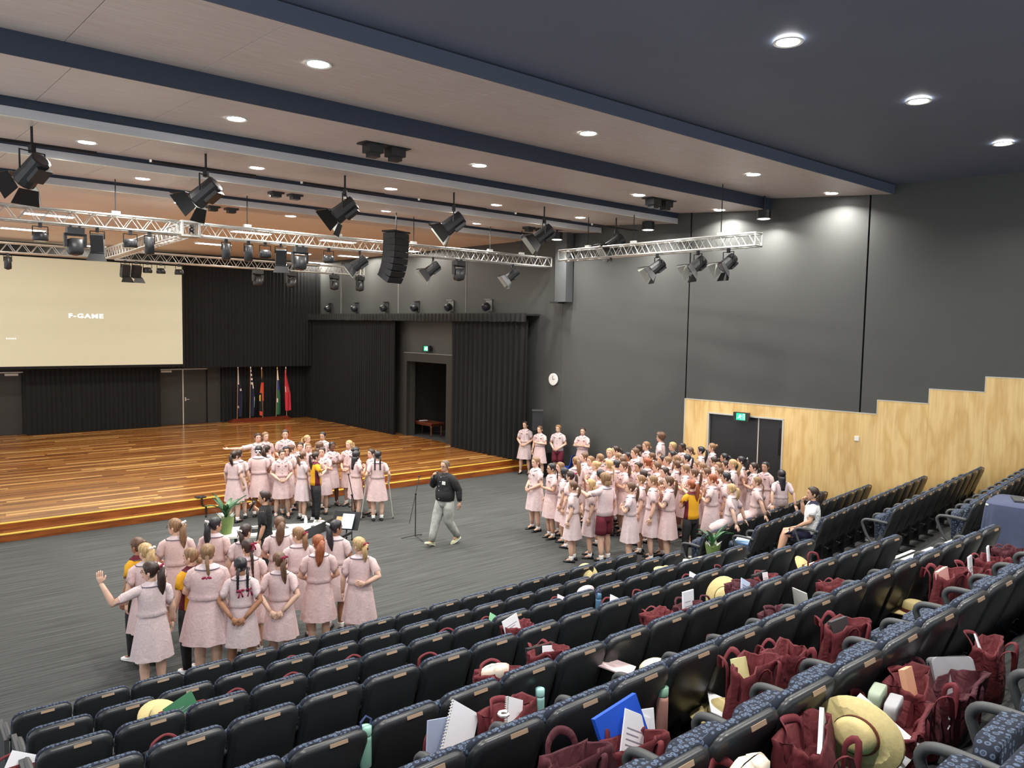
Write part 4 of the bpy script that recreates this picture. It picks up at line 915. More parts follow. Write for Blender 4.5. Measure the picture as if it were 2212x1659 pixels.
PDESC = {'outr': 'arm stretched out', 'down': 'arms at sides', 'front': 'hands clasped in front', 'back': 'hands behind back', 'crossed': 'arms folded', 'hold': 'hands together at chest', 'chin': 'hand at chin', 'one': 'one arm across waist', 'wave': 'left hand raised', 'point': 'arm stretched out', 'backwaist': 'hand behind waist', 'shoulder': 'hand on a friend', 'lap': 'hands on lap', 'prop': 'leaning back on hands', 'sitchin': 'chin on hand', 'crutch': 'on crutches'}
LEGS = {'stand': (((.085, 0, .84), (.09, .015, .45), (.092, -.02, .075)), 0), 'apart': (((.085, 0, .84), (.115, .02, .45), (.14, -.01, .075)), 0),
        'sit': (((.085, 0, .84), (.10, .40, .80), (.10, .50, .42)), 1), 'perch': (((.085, 0, .84), (.10, .32, .66), (.10, .46, .28)), 1), 'walk': (((.085, 0, .84), (.09, .14, .47), (.085, .26, .10)), 2)}
def arm_pts(side, name):
    e, w, d, n, c = A_[name]; m = lambda v: Vector((v[0]*side, v[1], v[2]))
    return m((.152, -.005, 1.29)), m(e), m(w), m(d), m(n), c
def leg_pts(side, legs, w=1.):
    (h, k, a), kind = LEGS[legs]
    if kind == 2 and side < 0: k, a = (.09, -.02, .45), (.09, -.26, .13)
    return tuple(Vector((v[0]*side*(w if i == 0 else 1), v[1], v[2])) for i, v in enumerate((h, k, a)))
def smooth3(p0, p1, p2, bend=.12):
    return [p0, p0.lerp(p1, .35), p0.lerp(p1, .7), p0.lerp(p1, .93), p1+((p2-p1).normalized()-(p1-p0).normalized())*-.004, p1.lerp(p2, .08), p1.lerp(p2, .3), p1.lerp(p2, .65), p2]
def body_mesh(pose, legs, w, turn, nod):
    mb = MB(); X = Xf(turn, nod); head_mesh(mb, X)
    mb.loft([[Vector((rx*cos(a)*w**.5, yc+ry*sin(a), z)) for a in [2*pi*j/14 for j in range(14)]] for z, rx, ry, yc in ((.80, .10, .08, 0), (.86, .148, .10, 0), (.95, .14, .095, 0), (1.02, .118, .085, 0), (1.15, .138, .098, 0), (1.25, .15, .095, 0), (1.31, .13, .072, -.005), (1.345, .07, .055, -.005), (1.365, .05, .05, -.003), (1.40, .047, .048, 0), (1.45, .045, .046, .005))])
    for s, nm in ((1, POSE[pose][0]), (-1, POSE[pose][1])):
        S, E, W, d, n, c = arm_pts(s, nm); k = w**.6
        mb.tube(smooth3(S, E, W), [.050*k, .047*k, .042*k, .037*k, .036*k, .037*k, .037*k, .030*k, .022], 9)
        hand(mb, W, d, n, c, .95, thumb=(1 if s > 0 else -1))
        h, kn, an = leg_pts(s, legs, w**.5)
        mb.tube(smooth3(h, kn, an), [.083*k, .080*k, .066*k, .056*k, .054*k, .052*k, .057*k, .044*k, .033], 10)
        mb.tube([an+Vector((0, .0, .02)), an+Vector((0, .03, -.02)), an+Vector((0, .10, -.045))], [.034, .036, .025], 8)
    return mb.mesh('person_body', [skin_m['mid'], lip_m, eye_w, eye_d, brow_m], True)
def ringpt(z, rx, ry, yc, N, fold=0, k=7, ph=0, bulge=0):
    out = []
    for j in range(N):
        a = 2*pi*j/N; f = 1+fold*(sin(k*a+ph)*.6+sin((k*2-3)*a+ph*2)*.4); out.append(Vector((rx*f*cos(a), yc+ry*f*sin(a), z)))
    return out
def skirt_rings(legs, w, ztop, hem, r):
    N = 40; ph = r.uniform(0, 6); R = []
    if legs in ('stand', 'apart', 'walk'):
        for f in (0, .12, .3, .5, .7, .88, 1.0):
            z = ztop+(hem-ztop)*f; rx = (.146+.088*f**.75)*w; ry = (.106+.076*f**.7)*w; R.append(ringpt(z, rx, ry, .0, N, .085*f**1.1, 7, ph+f*.25))
    else:
        h, kn, an = leg_pts(1, legs); d = (kn-h); d.x = 0; u = Vector((0, -d.z, d.y)).normalized()
        if u.z < 0: u = -u
        for f in (0, .2, .45, .7, .9, 1.05, 1.18):
            if f <= .2: c = Vector((0, 0, ztop-(.1*f/.2))); R.append([Vector((.155*w*(1+f*.4)*cos(2*pi*j/N), c.y+.12*w*sin(2*pi*j/N), c.z)) for j in range(N)])
            else:
                g = (f-.2)/.98; c = Vector((0, h.y, h.z+.0)) + d*g*1.0; tn = d.normalized() if f < 1 else (d.normalized()+Vector((0, 0, -1))).normalized(); uu = Vector((0, -tn.z, tn.y)); uu = uu if uu.z > 0 else -uu
                q = min(1, g*2); uu = (Vector((0, 1, 0)).lerp(uu, q)).normalized() if uu.y > 0 else (Vector((0, 1, 0)).lerp(uu, q)).normalized()
                R.append([c + Vector((.19*w*cos(2*pi*j/N), 0, 0)) + uu*((.115 + .012*sin(6*2*pi*j/N))*sin(2*pi*j/N)) for j in range(N)])
    return R
def dress_mesh(pose, legs, w, kind, seed, hem=.475):
    mb = MB(); r = random.Random(seed); N = 40; ph = r.uniform(0, 6)
    tops = {'dress': (0, 0), 'shirt': (0, 0), 'sport': (0, 0), 'man': (0, 0), 'teacher': (0, 0), 'polo': (0, 0)}
    zt = [(1.372, .056, .054), (1.352, .078, .064), (1.335, .112, .075), (1.315, .145, .085), (1.285, .163, .095), (1.23, .160, .108), (1.15, .154, .114), (1.08, .150, .112)]
    if kind == 'dress':
        rest = [(1.03, .156, .116, .02), (.992, .172, .131, .03), (.988, .166, .125, .03), (.99, .148, .108, .02)]
    elif kind in ('shirt', 'polo', 'sport'):
        rest = [(1.02, .150, .112, .02), (.93, .160, .122, .03), (.85, .168, .128, .04), (.845, .15, .11, .03)]
    elif kind == 'man':
        rest = [(1.02, .172, .150, .01), (.95, .172, .150, .015), (.86, .168, .135, .02), (.85, .15, .12, 0)]
    else:
        rest = [(1.02, .142, .105, .01), (.95, .15, .112, .01)]
    R = []
    for z, rx, ry in zt:
        b = 1.0 if kind != 'man' else 1+.12*max(0, (1.25-z)/.2)
        R.append(ringpt(z, rx*(w if z < 1.3 else w**.5)*b**.5, ry*w*b, -.003, N, .006, 5, ph))
    for z, rx, ry, f in rest: R.append(ringpt(z, rx*w, ry*w, 0, N, f, 7, ph))
    mb.loft(R, False, kind in ('shirt', 'polo', 'sport', 'man'))
    if kind in ('dress', 'teacher'):
        o = skirt_rings(legs, w, .988 if kind == 'dress' else .95, hem, r)
        if kind == 'teacher': o = [[Vector((p.x*(1-.12*(i/7)), p.y*(1-.12*(i/7)), p.z)) for p in q] for i, q in enumerate(o)]
        mb.loft(o, False, False)
    # sleeves
    for s, nm in ((1, POSE[pose][0]), (-1, POSE[pose][1])):
        S, E, W, d, n, c = arm_pts(s, nm); k = w**.6
        if kind in ('man',):
            P = [S+Vector((-s*.07, 0, -.005))]+smooth3(S, E, W.lerp(E, .12)); mb.tube(P, [.066, .078, .084, .078, .068, .066, .064, .060, .052, .044], 12)
        else:
            L = .74 if kind != 'teacher' else .95; S2 = S+Vector((-s*.045, 0, .004)); tip = S.lerp(E, L)
            mb.tube([S2, S.lerp(E, .12), S.lerp(E, .35), S.lerp(E, L*.8), tip, tip.lerp(S, .06)], [.058*k, .060*k, .056*k, .059*k, .064*k, .05*k], 12, caps=False)
    # which faces are side panels for the sports shirt
    if kind == 'sport':
        for i, f in enumerate(mb.f):
            c = sum((Vector(mb.v[q]) for q in f), Vector())/len(f)
            if abs(c.x) > .105 and c.z < 1.2 and abs(c.y) < .05 and abs(c.x) < .22 or c.z > 1.36: mb.m[i] = 1
    if kind == 'man':
        for z in (1.3, 1.22, 1.14, 1.06, .98, .9): mb.ball((.0, .135+(.03 if z < 1.2 else 0)-.02*(z > 1.25), z), (.008, .006, .008), 6, 1)
    mats = {'dress': [pink], 'shirt': [pink], 'sport': [yellow, maroon], 'man': [blackc, white_mat], 'teacher': [blackc], 'polo': [whitec]}[kind]
    return mb.mesh({'dress': 'dress', 'shirt': 'shirt', 'sport': 'sports_shirt', 'man': 'shirt', 'teacher': 'dress', 'polo': 'polo_shirt'}[kind], mats, True)
def bottom_mesh(kind, legs, w):
    mb = MB(); mb.loft([ringpt(z, rx*w, ry*w, 0, 20) for z, rx, ry in ((.99, .135, .098), (.93, .150, .110), (.85, .162, .118), (.78, .16, .112), (.74, .14, .1))])
    for s in (1, -1):
        h, kn, an = leg_pts(s, legs, w**.5)
        if kind == 'shorts':
            h2 = h+Vector((0, 0, -.0)); e = h.lerp(kn, .86); mb.tube([h2, h.lerp(kn, .3), h.lerp(kn, .6), e, e.lerp(h, .04)], [.092*w, .098, .100, .102, .07], 12)
        else:
            P = smooth3(h, kn, an); q = 1.0 if kind == 'pants' else 1.22; mb.tube(P, [.094*w, .092*w, .084*q, .074*q, .072*q, .068*q, .066*q, .058*q, .052*q], 14)
    return mb.mesh({'shorts': 'shorts', 'pants': 'trousers', 'jeans': 'jeans'}[kind], [maroon], True)
def shoe_mesh(kind, side, legs):
    mb = MB(); h, kn, an = leg_pts(side, legs); N = 12; c = Vector((an.x, an.y, an.z-.075)); rings = []
    tl = 0 if legs != 'walk' else (.35 if side > 0 else -.35); R = Rx(tl)
    for y, w_, h_ in ((-.075, .012, .03), (-.065, .032, .06), (-.03, .038, .078), (.02, .040, .075), (.07, .045, .052), (.12, .047, .042), (.155, .036, .036), (.172, .012, .024)):
        rings.append([c+R @ Vector((w_*cos(2*pi*j/N), y, max(.0, h_/2+.0+h_/2*sin(2*pi*j/N)))) for j in range(N)])
    mb.loft(rings)
    if kind != 'school':
        rings = [[c+R @ Vector((w_*1.05*cos(2*pi*j/N), y, -.002+.012*(1+sin(2*pi*j/N)))) for j in range(N)] for y, w_ in ((-.085, .012), (-.07, .036), (.02, .040), (.08, .048), (.14, .045), (.182, .012))]
        mb.loft(rings, mi=1)
    return mb.mesh('shoe', [shoe_b, sole_w], False)
def sock_mesh(side, legs, hgt):
    h, kn, an = leg_pts(side, legs); d = (kn-an).normalized(); mb = MB(); k = Vector((0, .0, 0))
    mb.tube([an-d*.03, an, an+d*hgt*.5, an+d*hgt, an+d*(hgt-.004)], [.040, .038, .041, .045, .034], 10); return mb.mesh('sock', [sock_w], True)
def hair_mesh(style, turn, nod, seed):
    X = Xf(turn, nod); mb = MB(); r = random.Random(seed); curly = style == 'curly'; short = style in ('short', 'man')
    ts = [.02, .08, .14, .2, .27, .34, .41, .48, .55, .62, .69, .76, .82, .88, .93, .97, 1]; rings = []; N = 28
    for t in ts:
        row = []
        for j in range(N):
            a = 2*pi*j/N; d = a if a < pi else 2*pi-a
            fr_ = .80 if style != 'fringe' and style != 'bob' else .62
            if style == 'man': fr_ = .86
            # amount of hair: front above the hairline, sides behind the ear line, back down to the nape
            low = interp([0, .7, 1.05, 1.35, 1.7, 2.3, pi], [fr_, fr_-.02, .64, .40, .34, .18, .14], d)
            if style in ('bob', 'loose'): low = interp([0, .7, 1.0, 1.3, 1.7, pi], [fr_, fr_, .5, .05, 0, 0], d)
            m = max(0, min(1, (t-low)/.07+.5)); th = {'short': .017, 'man': .009, 'curly': .034, 'bob': .022, 'fringe': .016, 'loose': .016}.get(style, .0095)
            off = -.010+(th+.010)*m
            if curly: off += m*.012*sin(9*a+t*31)*sin(t*40+3*a)
            elif m > .5: off += .0012*sin(a*14+t*3)
            row.append(X(head_pt(t, a, off) if True else 0))
        rings.append(row)
    mb.loft(rings)
    def strand(pts, rad, flat=.7, n=9): mb.tube([X(p) if k < 2 else (Xf(turn*.6, 0)(p)) for k, p in enumerate(pts)], rad, n, flat=flat, up=(0, 1, 0))
    wv = r.uniform(-.03, .03)
    if style in ('pony', 'ponylong', 'ponywavy', 'ponyhigh'):
        L = {'pony': .24, 'ponylong': .36, 'ponywavy': .34, 'ponyhigh': .22}[style]; z0 = 1.55 if style != 'pony' else 1.525; y0 = -.088
        n = 9; pts = [(0, y0+.02, z0)]; rad = [.020]
        for i in range(1, n):
            f = i/(n-1); y = y0-.035-.03*sin(min(1, f*2)*pi/2)+.045*f+(.012*sin(f*14) if style == 'ponywavy' else 0); pts.append((wv*f*1.5, y, z0+.015*(1-f)*(f < .3)-L*f**1.05)); rad.append((.022+.027*sin(min(1, f*1.3)*pi*.8)) * (1.35 if style == 'ponywavy' else 1) * (1-.75*max(0, f-.75)/.25) + .002)
        strand(pts, rad, .62)
    elif style in ('plait', 'plaits', 'plaitlong'):
        for s in ((0,) if style != 'plaits' else (-1, 1)):
            L = .30 if style != 'plaitlong' else .40; n = 15; pts = []; rad = []
            for i in range(n):
                f = i/(n-1); pts.append((s*.06+wv*f*(s == 0), -.080-.055*min(1, f*4)+.02*f, 1.49-L*f)); rad.append((.017+.006*(i % 2))*(1-.45*f)+.003+(.010 if i == n-1 else 0))
            strand(pts, rad, .75, 8)
    elif style == 'bun':
        mb.ball(X((0, -.098, 1.545)), (.042, .036, .040), 12, 0, X.M)
    elif style == 'lowbun':
        mb.ball(X((0, -.102, 1.45)), (.040, .034, .040), 12, 0, X.M)
    elif style in ('loose', 'bob'):
        L = .30 if style == 'loose' else .07; R = []
        for i in range(6):
            f = i/5; R.append([X((.078*(1+.12*f)*sin(a), -.02-.095*(1+.08*f)*abs(cos(a))**.8*1.0+.0, 1.47-L*f)) for a in [pi*(.0+ (j/10)) - pi/2 for j in range(11)]] + [X((.062*sin(a), -.02-.06*abs(cos(a)), 1.47-L*f)) for a in [pi/2-pi*(j/10) for j in range(11)]])
        mb.loft(R)
    return mb.mesh('hair', [HAIR['brown']], True)
def bow_mesh(style, turn, nod):
    X = Xf(turn, nod); mb = MB(); p = {'pony': (0, -.118, 1.530), 'plait': (0, -.13, 1.24), 'bun': (0, -.12, 1.50)}.get(style, (0, -.118, 1.560)) if style not in ('plaits',) else (.06, -.125, 1.21)
    ps = [p] if style != 'plaits' else [p, (-.06, -.125, 1.21)]
    for p in ps:
        p = Vector(p)
        for s in (-1, 1):
            mb.ball(X(p+Vector((s*.03, -.006, .008))), (.028, .009, .016), 8, 0, X.M @ Ry(s*.35)); mb.tube([X(p), X(p+Vector((s*.018, -.010, -.045))), X(p+Vector((s*.03, -.006, -.085)))], [.007, .010, .012], 5, flat=.3)
        mb.ball(X(p+Vector((0, -.008, 0))), .012, 6)
    return mb.mesh('hair_ribbon', [rib_w], True)
def collar_mesh(w, kind):
    mb = MB(); N = 24
    def rg(z, rx, ry, yc=-.003): return [Vector((rx*cos(2*pi*j/N), yc+ry*sin(2*pi*j/N)-(.012 if kind and sin(2*pi*j/N) > .9 else 0), z+(.0 if sin(2*pi*j/N) < .8 else -.02))) for j in range(N)]
    k = w**.5
    mb.loft([rg(1.382, .054*k, .053), rg(1.374, .064*k, .060), rg(1.352, .100*k, .080*w), rg(1.338, .128*k, .094*w), rg(1.330, .126*k, .092*w)], False, False)
    mb.loft([rg(1.339, .1285*k, .0945*w), rg(1.334, .131*k, .0965*w), rg(1.329, .1275*k, .094*w)], False, False, mi=1)
    return mb.mesh('collar', [collar_m, piping], True)
def buttons_mesh(w):
    mb = MB()
    for z in (1.30, 1.22, 1.14, 1.06): mb.ball((0, (.1+.018*(z < 1.28))*w, z), (.0085, .006, .0085), 6)
    for s in (-1, 1): mb.box((s*.085-.03, .092*w, 1.235), (s*.085+.03, .112*w, 1.245))
    return mb.mesh('buttons', [button_m])
CACHE = {}
def cached(fn, *a):
    k = (fn.__name__,)+a
    if k not in CACHE: CACHE[k] = fn(*a)
    return CACHE[k]
def person(P, az, h=1.6, pose='down', legs='stand', outfit='dress', style='pony', hair='brown', ribbon=None, skin='pale', w=1.0, turn=0., nod=0., label='', group=None, seed=0, glasses=False, shoes='school', scx=1.0):
    r = empty('person', P, -az, label=label, cat='person', group=group); s = h/1.607; r.scale = (s*scx, s*scx, s)
    turn = round(turn, 1); nod = round(nod, 1)
    sd = seed % 3
    b = link('body', cached(body_mesh, pose, legs, w, turn, nod), r); setmat(b, skin_m[skin])
    def put(nm, me, m=None, i=0, kind=None):
        o = link(nm, me, r)
        if m: setmat(o, m, i)
        if kind: o['kind'] = kind
        return o
    if outfit == 'dress':
        put('dress', cached(dress_mesh, pose, legs, w, 'dress', sd), pink_warm if seed % 2 else pink); put('collar', cached(collar_mesh, w, 1)); put('dress_buttons', cached(buttons_mesh, w), kind='stuff')
    elif outfit == 'boy':
        put('shirt', cached(dress_mesh, pose, legs, w, 'shirt', sd)); put('shorts', cached(bottom_mesh, 'shorts', legs, w)); put('collar', cached(collar_mesh, w, 1)); put('shirt_buttons', cached(buttons_mesh, w), kind='stuff')
    elif outfit == 'sport':
        put('sports_shirt', cached(dress_mesh, pose, legs, w, 'sport', sd)); o = put('trousers', cached(bottom_mesh, 'pants', legs, w), blackc); o = put('collar', cached(collar_mesh, w, 1), maroon)
    elif outfit == 'man':
        put('shirt', cached(dress_mesh, pose, legs, w, 'man', sd)); put('jeans', cached(bottom_mesh, 'jeans', legs, w), jeans); put('collar', cached(collar_mesh, w, 1), blackc)
        MB().box((-.135, .128, 1.175), (-.055, .140, 1.235)).obj('name_badge', white_mat, r)
    elif outfit == 'teacher':
        put('dress', cached(dress_mesh, pose, legs, w, 'teacher', sd, .40)); MB().box((.04, .105, 1.20), (.10, .118, 1.27)).obj('name_badge', white_mat, r)
    elif outfit == 'polo':
        put('polo_shirt', cached(dress_mesh, pose, legs, w, 'polo', sd)); put('shorts', cached(bottom_mesh, 'shorts', legs, w), navyc); put('collar', cached(collar_mesh, w, 1), navyc)
        text('SAVE', 'shirt_lettering', mat('print_pale_blue', (150, 164, 186), .8), .075, r, Matrix.Translation((0, -.128, 1.19)) @ Matrix.Rotation(pi, 4, 'Z') @ Matrix.Rotation(pi/2, 4, 'X')) if False else None
    for sx in (1, -1):
        o = put('shoe', cached(shoe_mesh, 'school' if shoes == 'school' else 'sneaker', sx, legs), {'school': shoe_b, 'white': shoe_w, 'sage': shoe_g, 'black': shoe_b}[shoes])
        if outfit not in ('man', 'teacher'): put('sock', cached(sock_mesh, sx, legs, .055), sock_p if outfit == 'polo' else sock_w)
    o = put('hair', cached(hair_mesh, style, turn, nod, sd), HAIR[hair])
    if ribbon: put('hair_ribbon', cached(bow_mesh, style, turn, nod), rib_w if ribbon == 'white' else rib_m)
    if glasses:
        X = Xf(turn, nod); mb = MB()
        for sx in (-1, 1):
            mb.tube([X((sx*.031+.020*cos(a), .097, 1.492+.015*sin(a))) for a in [2*pi*j/10 for j in range(11)]], .0022, 4, caps=False); mb.tube([X((sx*.05, .095, 1.497)), X((sx*.078, .0, 1.493))], .002, 4)
        mb.tube([X((-.011, .098, 1.495)), X((.011, .098, 1.495))], .002, 4); mb.obj('glasses', black_metal, r)
    return r
# ---- the people of the photograph.  hx hy: crown of the head; h: height; rel: facing, degrees from "away from the camera", + = to the right
GA = [ # lower left group
 (298,1161,1.58,-45,'down','sport','bun','brown',None,'tan',1.0,0,0),(315,1173,1.58,-10,'down','dress','ponywavy','blonde','white','pale',1.0,.5,0),
 (327,1212.7,1.60,-15,'wave','dress','ponylong','dark','maroon','pale',1.0,.9,1),(380,1119.6,1.66,-5,'front','dress','ponylong','light','white','pale',1.0,.9,1),
 (413.6,1183,1.60,-35,'down','sport','lowbun','light',None,'pale',1.0,.5,0),(448,1175,1.66,5,'front','dress','plait','light','maroon','pale',1.3,.0,0),
 (521,1204,1.52,12,'back','dress','plaits','black','maroon','tan',1.0,.6,0),(463,1117,1.60,18,'down','dress','ponylong','black','white','mid',1.0,-.7,0),
 (529,1132,1.55,8,'down','dress','pony','dark','white','pale',1.0,-.6,0),(537,1164.6,1.55,5,'front','dress','plaitlong','dark','maroon','mid',1.0,.7,0),
 (605,1116,1.60,2,'front','dress','ponywavy','brown',None,'pale',1.0,.3,0),(605,1193,1.52,15,'back','dress','ponylong','brown','maroon','pale',1.0,.8,0),
 (646,1138,1.58,-8,'front','dress','pony','light','maroon','pale',1.0,.8,0),(689,1155,1.60,0,'front','dress','ponywavy','red',None,'pale',1.0,.4,0),
 (724,1123,1.60,20,'front','dress','ponylong','black','white','tan',1.0,-.7,0),(777.5,1160,1.58,5,'backwaist','dress','pony','blonde','maroon','pale',1.0,.9,1)]
GB = [ # group by the stage
 (556.6,935.6,1.62,175,'outr','dress','lowbun','dark',None,'pale',1.0,.2,0),(572.6,933,1.60,150,'down','dress','pony','light',None,'pale',1.0,0,0),
 (616,928,1.62,180,'front','dress','bun','dark',None,'pale',1.0,0,0),(663,939.7,1.58,120,'down','dress','pony','blonde',None,'pale',1.0,0,0),
 (697.4,933,1.60,-155,'down','dress','lowbun','black',None,'mid',1.0,0,0),(505.6,973.6,1.58,40,'down','dress','pony','dark',None,'pale',1.0,0,0),
 (515,971,1.60,10,'down','dress','lowbun','dark',None,'pale',1.0,0,0),(558.5,962.7,1.64,5,'front','dress','bun','black','white','tan',1.1,0,0),
 (575.6,961,1.60,35,'front','dress','ponywavy','dark',None,'pale',1.0,0,0),(608.7,971,1.56,175,'front','dress','lowbun','dark',None,'pale',1.0,.2,0),
 (618,964,1.58,170,'down','dress','loose','black',None,'mid',1.0,0,0),(630,961,1.58,75,'crossed','dress','lowbun','brown',None,'pale',1.0,0,0),
 (649,955,1.58,-170,'down','boy','pony','dark',None,'pale',1.0,0,0),(665.6,957,1.56,170,'down','dress','pony','light',None,'pale',1.0,0,0),
 (653.4,975,1.56,65,'crossed','dress','pony','brown','white','pale',1.0,.3,0),(682,975.5,1.58,75,'hold','sport','ponylong','dark','white','pale',1.0,0,0),
 (696,966,1.57,-175,'hold','dress','lowbun','dark',None,'pale',1.0,-.2,0),(690,954.6,1.60,60,'down','dress','loose','brown',None,'pale',1.0,0,0),
 (717,954.6,1.58,150,'crossed','dress','lowbun','black',None,'dark',1.0,0,0),(755,951,1.62,-150,'front','dress','pony','blonde',None,'pale',1.0,-.2,0),
 (768.7,965.4,1.58,60,'down','dress','bun','black',None,'mid',1.0,0,0),(769,973.6,1.55,60,'hold','dress','loose','black',None,'pale',.95,.2,0),
 (803,969.5,1.56,-120,'down','dress','pony','dark','white','pale',1.0,0,0),(816,973.6,1.60,-5,'crutch','dress','plaits','black',None,'pale',1.0,-.2,0)]
GC = [ # the four waiting by the side wall
 (1135.6,910,1.66,-160,'front','dress','lowbun','dark',None,'pale',1.05,-.3,0),(1167,919.8,1.60,-155,'one','dress','lowbun','brown',None,'pale',1.0,-.3,0),
 (1206.7,917.9,1.60,-160,'front','boy','short','light',None,'pale',1.0,-.2,0),(1259.3,923.4,1.60,-155,'crossed','dress','bun','dark',None,'pale',1.0,.2,0)]
GD = [ # the right-hand crowd
 (1158.5,987.3,1.60,-120,'hold0','dress','lowbun','light',None,'pale',1.12,0,0),(1192.3,1000.6,1.56,-115,'one','dress','plait','black',None,'mid',1.0,-.2,1),
 (1219,1010.2,1.56,-80,'down','dress','loose','black',None,'mid',1.0,0,1),(1233,1017.4,1.52,-60,'down','dress','ponylong','dark','maroon','pale',1.0,0,0),
 (1239,1039,1.53,-75,'backwaist','dress','pony','brown',None,'pale',1.0,0,0),(1211,998,1.58,-110,'down','dress','lowbun','light',None,'pale',1.0,0,0),
 (1277.8,1035.5,1.52,-90,'down','dress','loose','blonde',None,'pale',1.0,.2,0),(1309.2,1021,1.68,-50,'shoulder','boy','bob','light',None,'pale',1.05,.2,0),
 (1245,986,1.60,-20,'down','dress','ponylong','light',None,'pale',1.0,0,0),(1263.4,977.6,1.58,-100,'hold','dress','lowbun','brown',None,'pale',1.0,0,0),
 (1276.6,985,1.56,-130,'down','dress','pony','light',None,'pale',1.0,0,0),(1297,980,1.58,-60,'down','dress','lowbun','light',None,'pale',1.0,0,0),
 (1287.5,995.7,1.56,-70,'hold','dress','bun','blonde',None,'pale',1.0,0,0),(1298.3,1015,1.54,-50,'hold','dress','short','black',None,'mid',1.0,0,0),
 (1317.6,968,1.62,-160,'down','dress','lowbun','blonde',None,'pale',1.0,0,0),(1331,963,1.62,-100,'down','dress','ponywavy','dark',None,'pale',1.0,0,0),
 (1337,977.6,1.58,-60,'down','dress','lowbun','light','white','pale',1.0,0,0),(1316.4,993.3,1.60,-50,'down','dress','plait','blonde',None,'pale',1.0,-.2,0),
 (1333.3,993.3,1.58,-50,'crossed','dress','plaitlong','black',None,'pale',1.0,-.2,0),(1348,997,1.56,-110,'crossed','dress','pony','brown',None,'pale',1.0,0,0),
 (1357.4,976.4,1.56,-110,'down','dress','lowbun','black',None,'tan',1.0,0,0),(1373,967.3,1.68,-110,'crossed','dress','lowbun','brown',None,'pale',1.05,0,0),
 (1380.3,960,1.60,-80,'down','dress','lowbun','dark',None,'pale',1.0,0,0),(1396.7,953.5,1.64,-110,'down','dress','lowbun','light',None,'pale',1.0,0,0),
 (1427.8,934.2,1.74,-80,'down','boy','curly','brown',None,'pale',1.0,0,1),(1379,998,1.52,-130,'down','dress','bun','dark',None,'mid',1.0,0,0),
 (1363.4,1041.5,1.56,-85,'crossed','dress','ponylong','brown','white','pale',1.0,0,0),(1391,1015,1.54,-60,'chin','dress','ponylong','dark',None,'pale',1.0,0,0),
 (1386,1026,1.56,-85,'down','dress','ponylong','light','white','pale',1.0,0,0),(1402,989.7,1.58,-40,'chin','dress','ponywavy','red','white','pale',1.0,0,0),
 (1411,1027,1.60,-90,'down','dress','lowbun','light',None,'pale',1.0,0,0),(1409,977.6,1.58,-90,'crossed','dress','lowbun','brown',None,'pale',1.0,0,1),
 (1432,983.7,1.56,-100,'down','dress','lowbun','black',None,'mid',1.0,0,0),(1437,1009,1.55,-110,'chin','dress','lowbun','dark',None,'pale',1.0,0,0),
 (1453.7,955.2,1.60,-110,'down','dress','short','blonde',None,'pale',1.0,0,0),(1474.2,956.7,1.60,-120,'down','dress','lowbun','black',None,'dark',1.0,0,0),
 (1491,965.6,1.58,-110,'down','dress','lowbun','brown',None,'pale',1.0,0,0),(1515.2,964.4,1.60,-80,'down','dress','ponylong','black',None,'pale',1.0,0,0),
 (1539.3,957.2,1.64,-90,'down','dress','bun','light',None,'pale',1.0,0,0),(1565.8,978.9,1.56,-90,'down','dress','ponywavy','black',None,'mid',1.0,0,0),
 (1453,974,1.54,-100,'down','dress','lowbun','black',None,'mid',1.0,0,0),(1443,986,1.56,-90,'hold','dress','pony','light',None,'pale',1.0,0,0),
 (1463,983.2,1.55,-70,'down','dress','pony','light',None,'pale',1.0,0,0),(1485,981.3,1.55,-80,'down','dress','ponylong','black',None,'pale',1.0,0,0),
 (1506.7,995.3,1.56,-110,'down','dress','lowbun','light',None,'pale',1.0,0,0),(1543,986.8,1.58,-85,'down','dress','bun','dark',None,'pale',1.0,0,1),
 (1552.6,998.2,1.54,-130,'down','dress','lowbun','light',None,'pale',1.0,0,0),(1568.2,994.5,1.55,-100,'down','dress','lowbun','dark',None,'pale',1.0,0,0),
 (1584,992,1.60,-90,'front','dress','ponywavy','blonde',None,'pale',1.0,0,0),(1602,985.4,1.60,-85,'back','dress','ponyhigh','black','white','mid',1.0,0,0),
 (1629.7,998.9,1.58,-100,'chin','dress','lowbun','dark',None,'pale',1.0,0,0),(1653.8,997.4,1.58,-140,'down','dress','lowbun','black',None,'mid',1.0,.2,0),
 (1464,994.5,1.54,-50,'down','dress','pony','brown','white','pale',1.0,0,0),(1481.4,1003.7,1.55,-90,'hold','dress','lowbun','light',None,'pale',1.0,0,0),
 (1500.7,1011.9,1.56,-80,'hold','dress','ponylong','brown','white','pale',1.0,0,0),(1527.2,1010.9,1.56,-95,'hold','dress','lowbun','brown',None,'pale',1.0,0,1),
 (1539.3,1024.2,1.57,-85,'chin','dress','lowbun','red',None,'pale',1.1,0,0),(1555,1011.4,1.54,-100,'hold','dress','lowbun','brown',None,'pale',1.0,0,0),
 (1569.4,1019.9,1.58,-80,'down','dress','plaitlong','black','white','mid',1.0,0,0),(1446,1028.3,1.64,-85,'chin','dress','ponylong','brown',None,'pale',1.0,0,0),
 (1496,1036.2,1.56,-45,'crossed','sport','ponylong','red','white','pale',1.0,0,0),(1432,1036.7,1.50,-100,'chin','dress','lowbun','brown',None,'pale',1.0,0,0),
 (1398,988.5,1.60,-60,'down','dress','bun','red',None,'pale',1.0,0,0),(1345,986,1.57,-90,'down','dress','lowbun','brown',None,'pale',1.0,0,0),
 (1420,998,1.55,-95,'down','dress','lowbun','brown',None,'pale',1.0,0,0),(1518,999,1.57,-80,'down','dress','pony','light',None,'pale',1.0,0,0)]
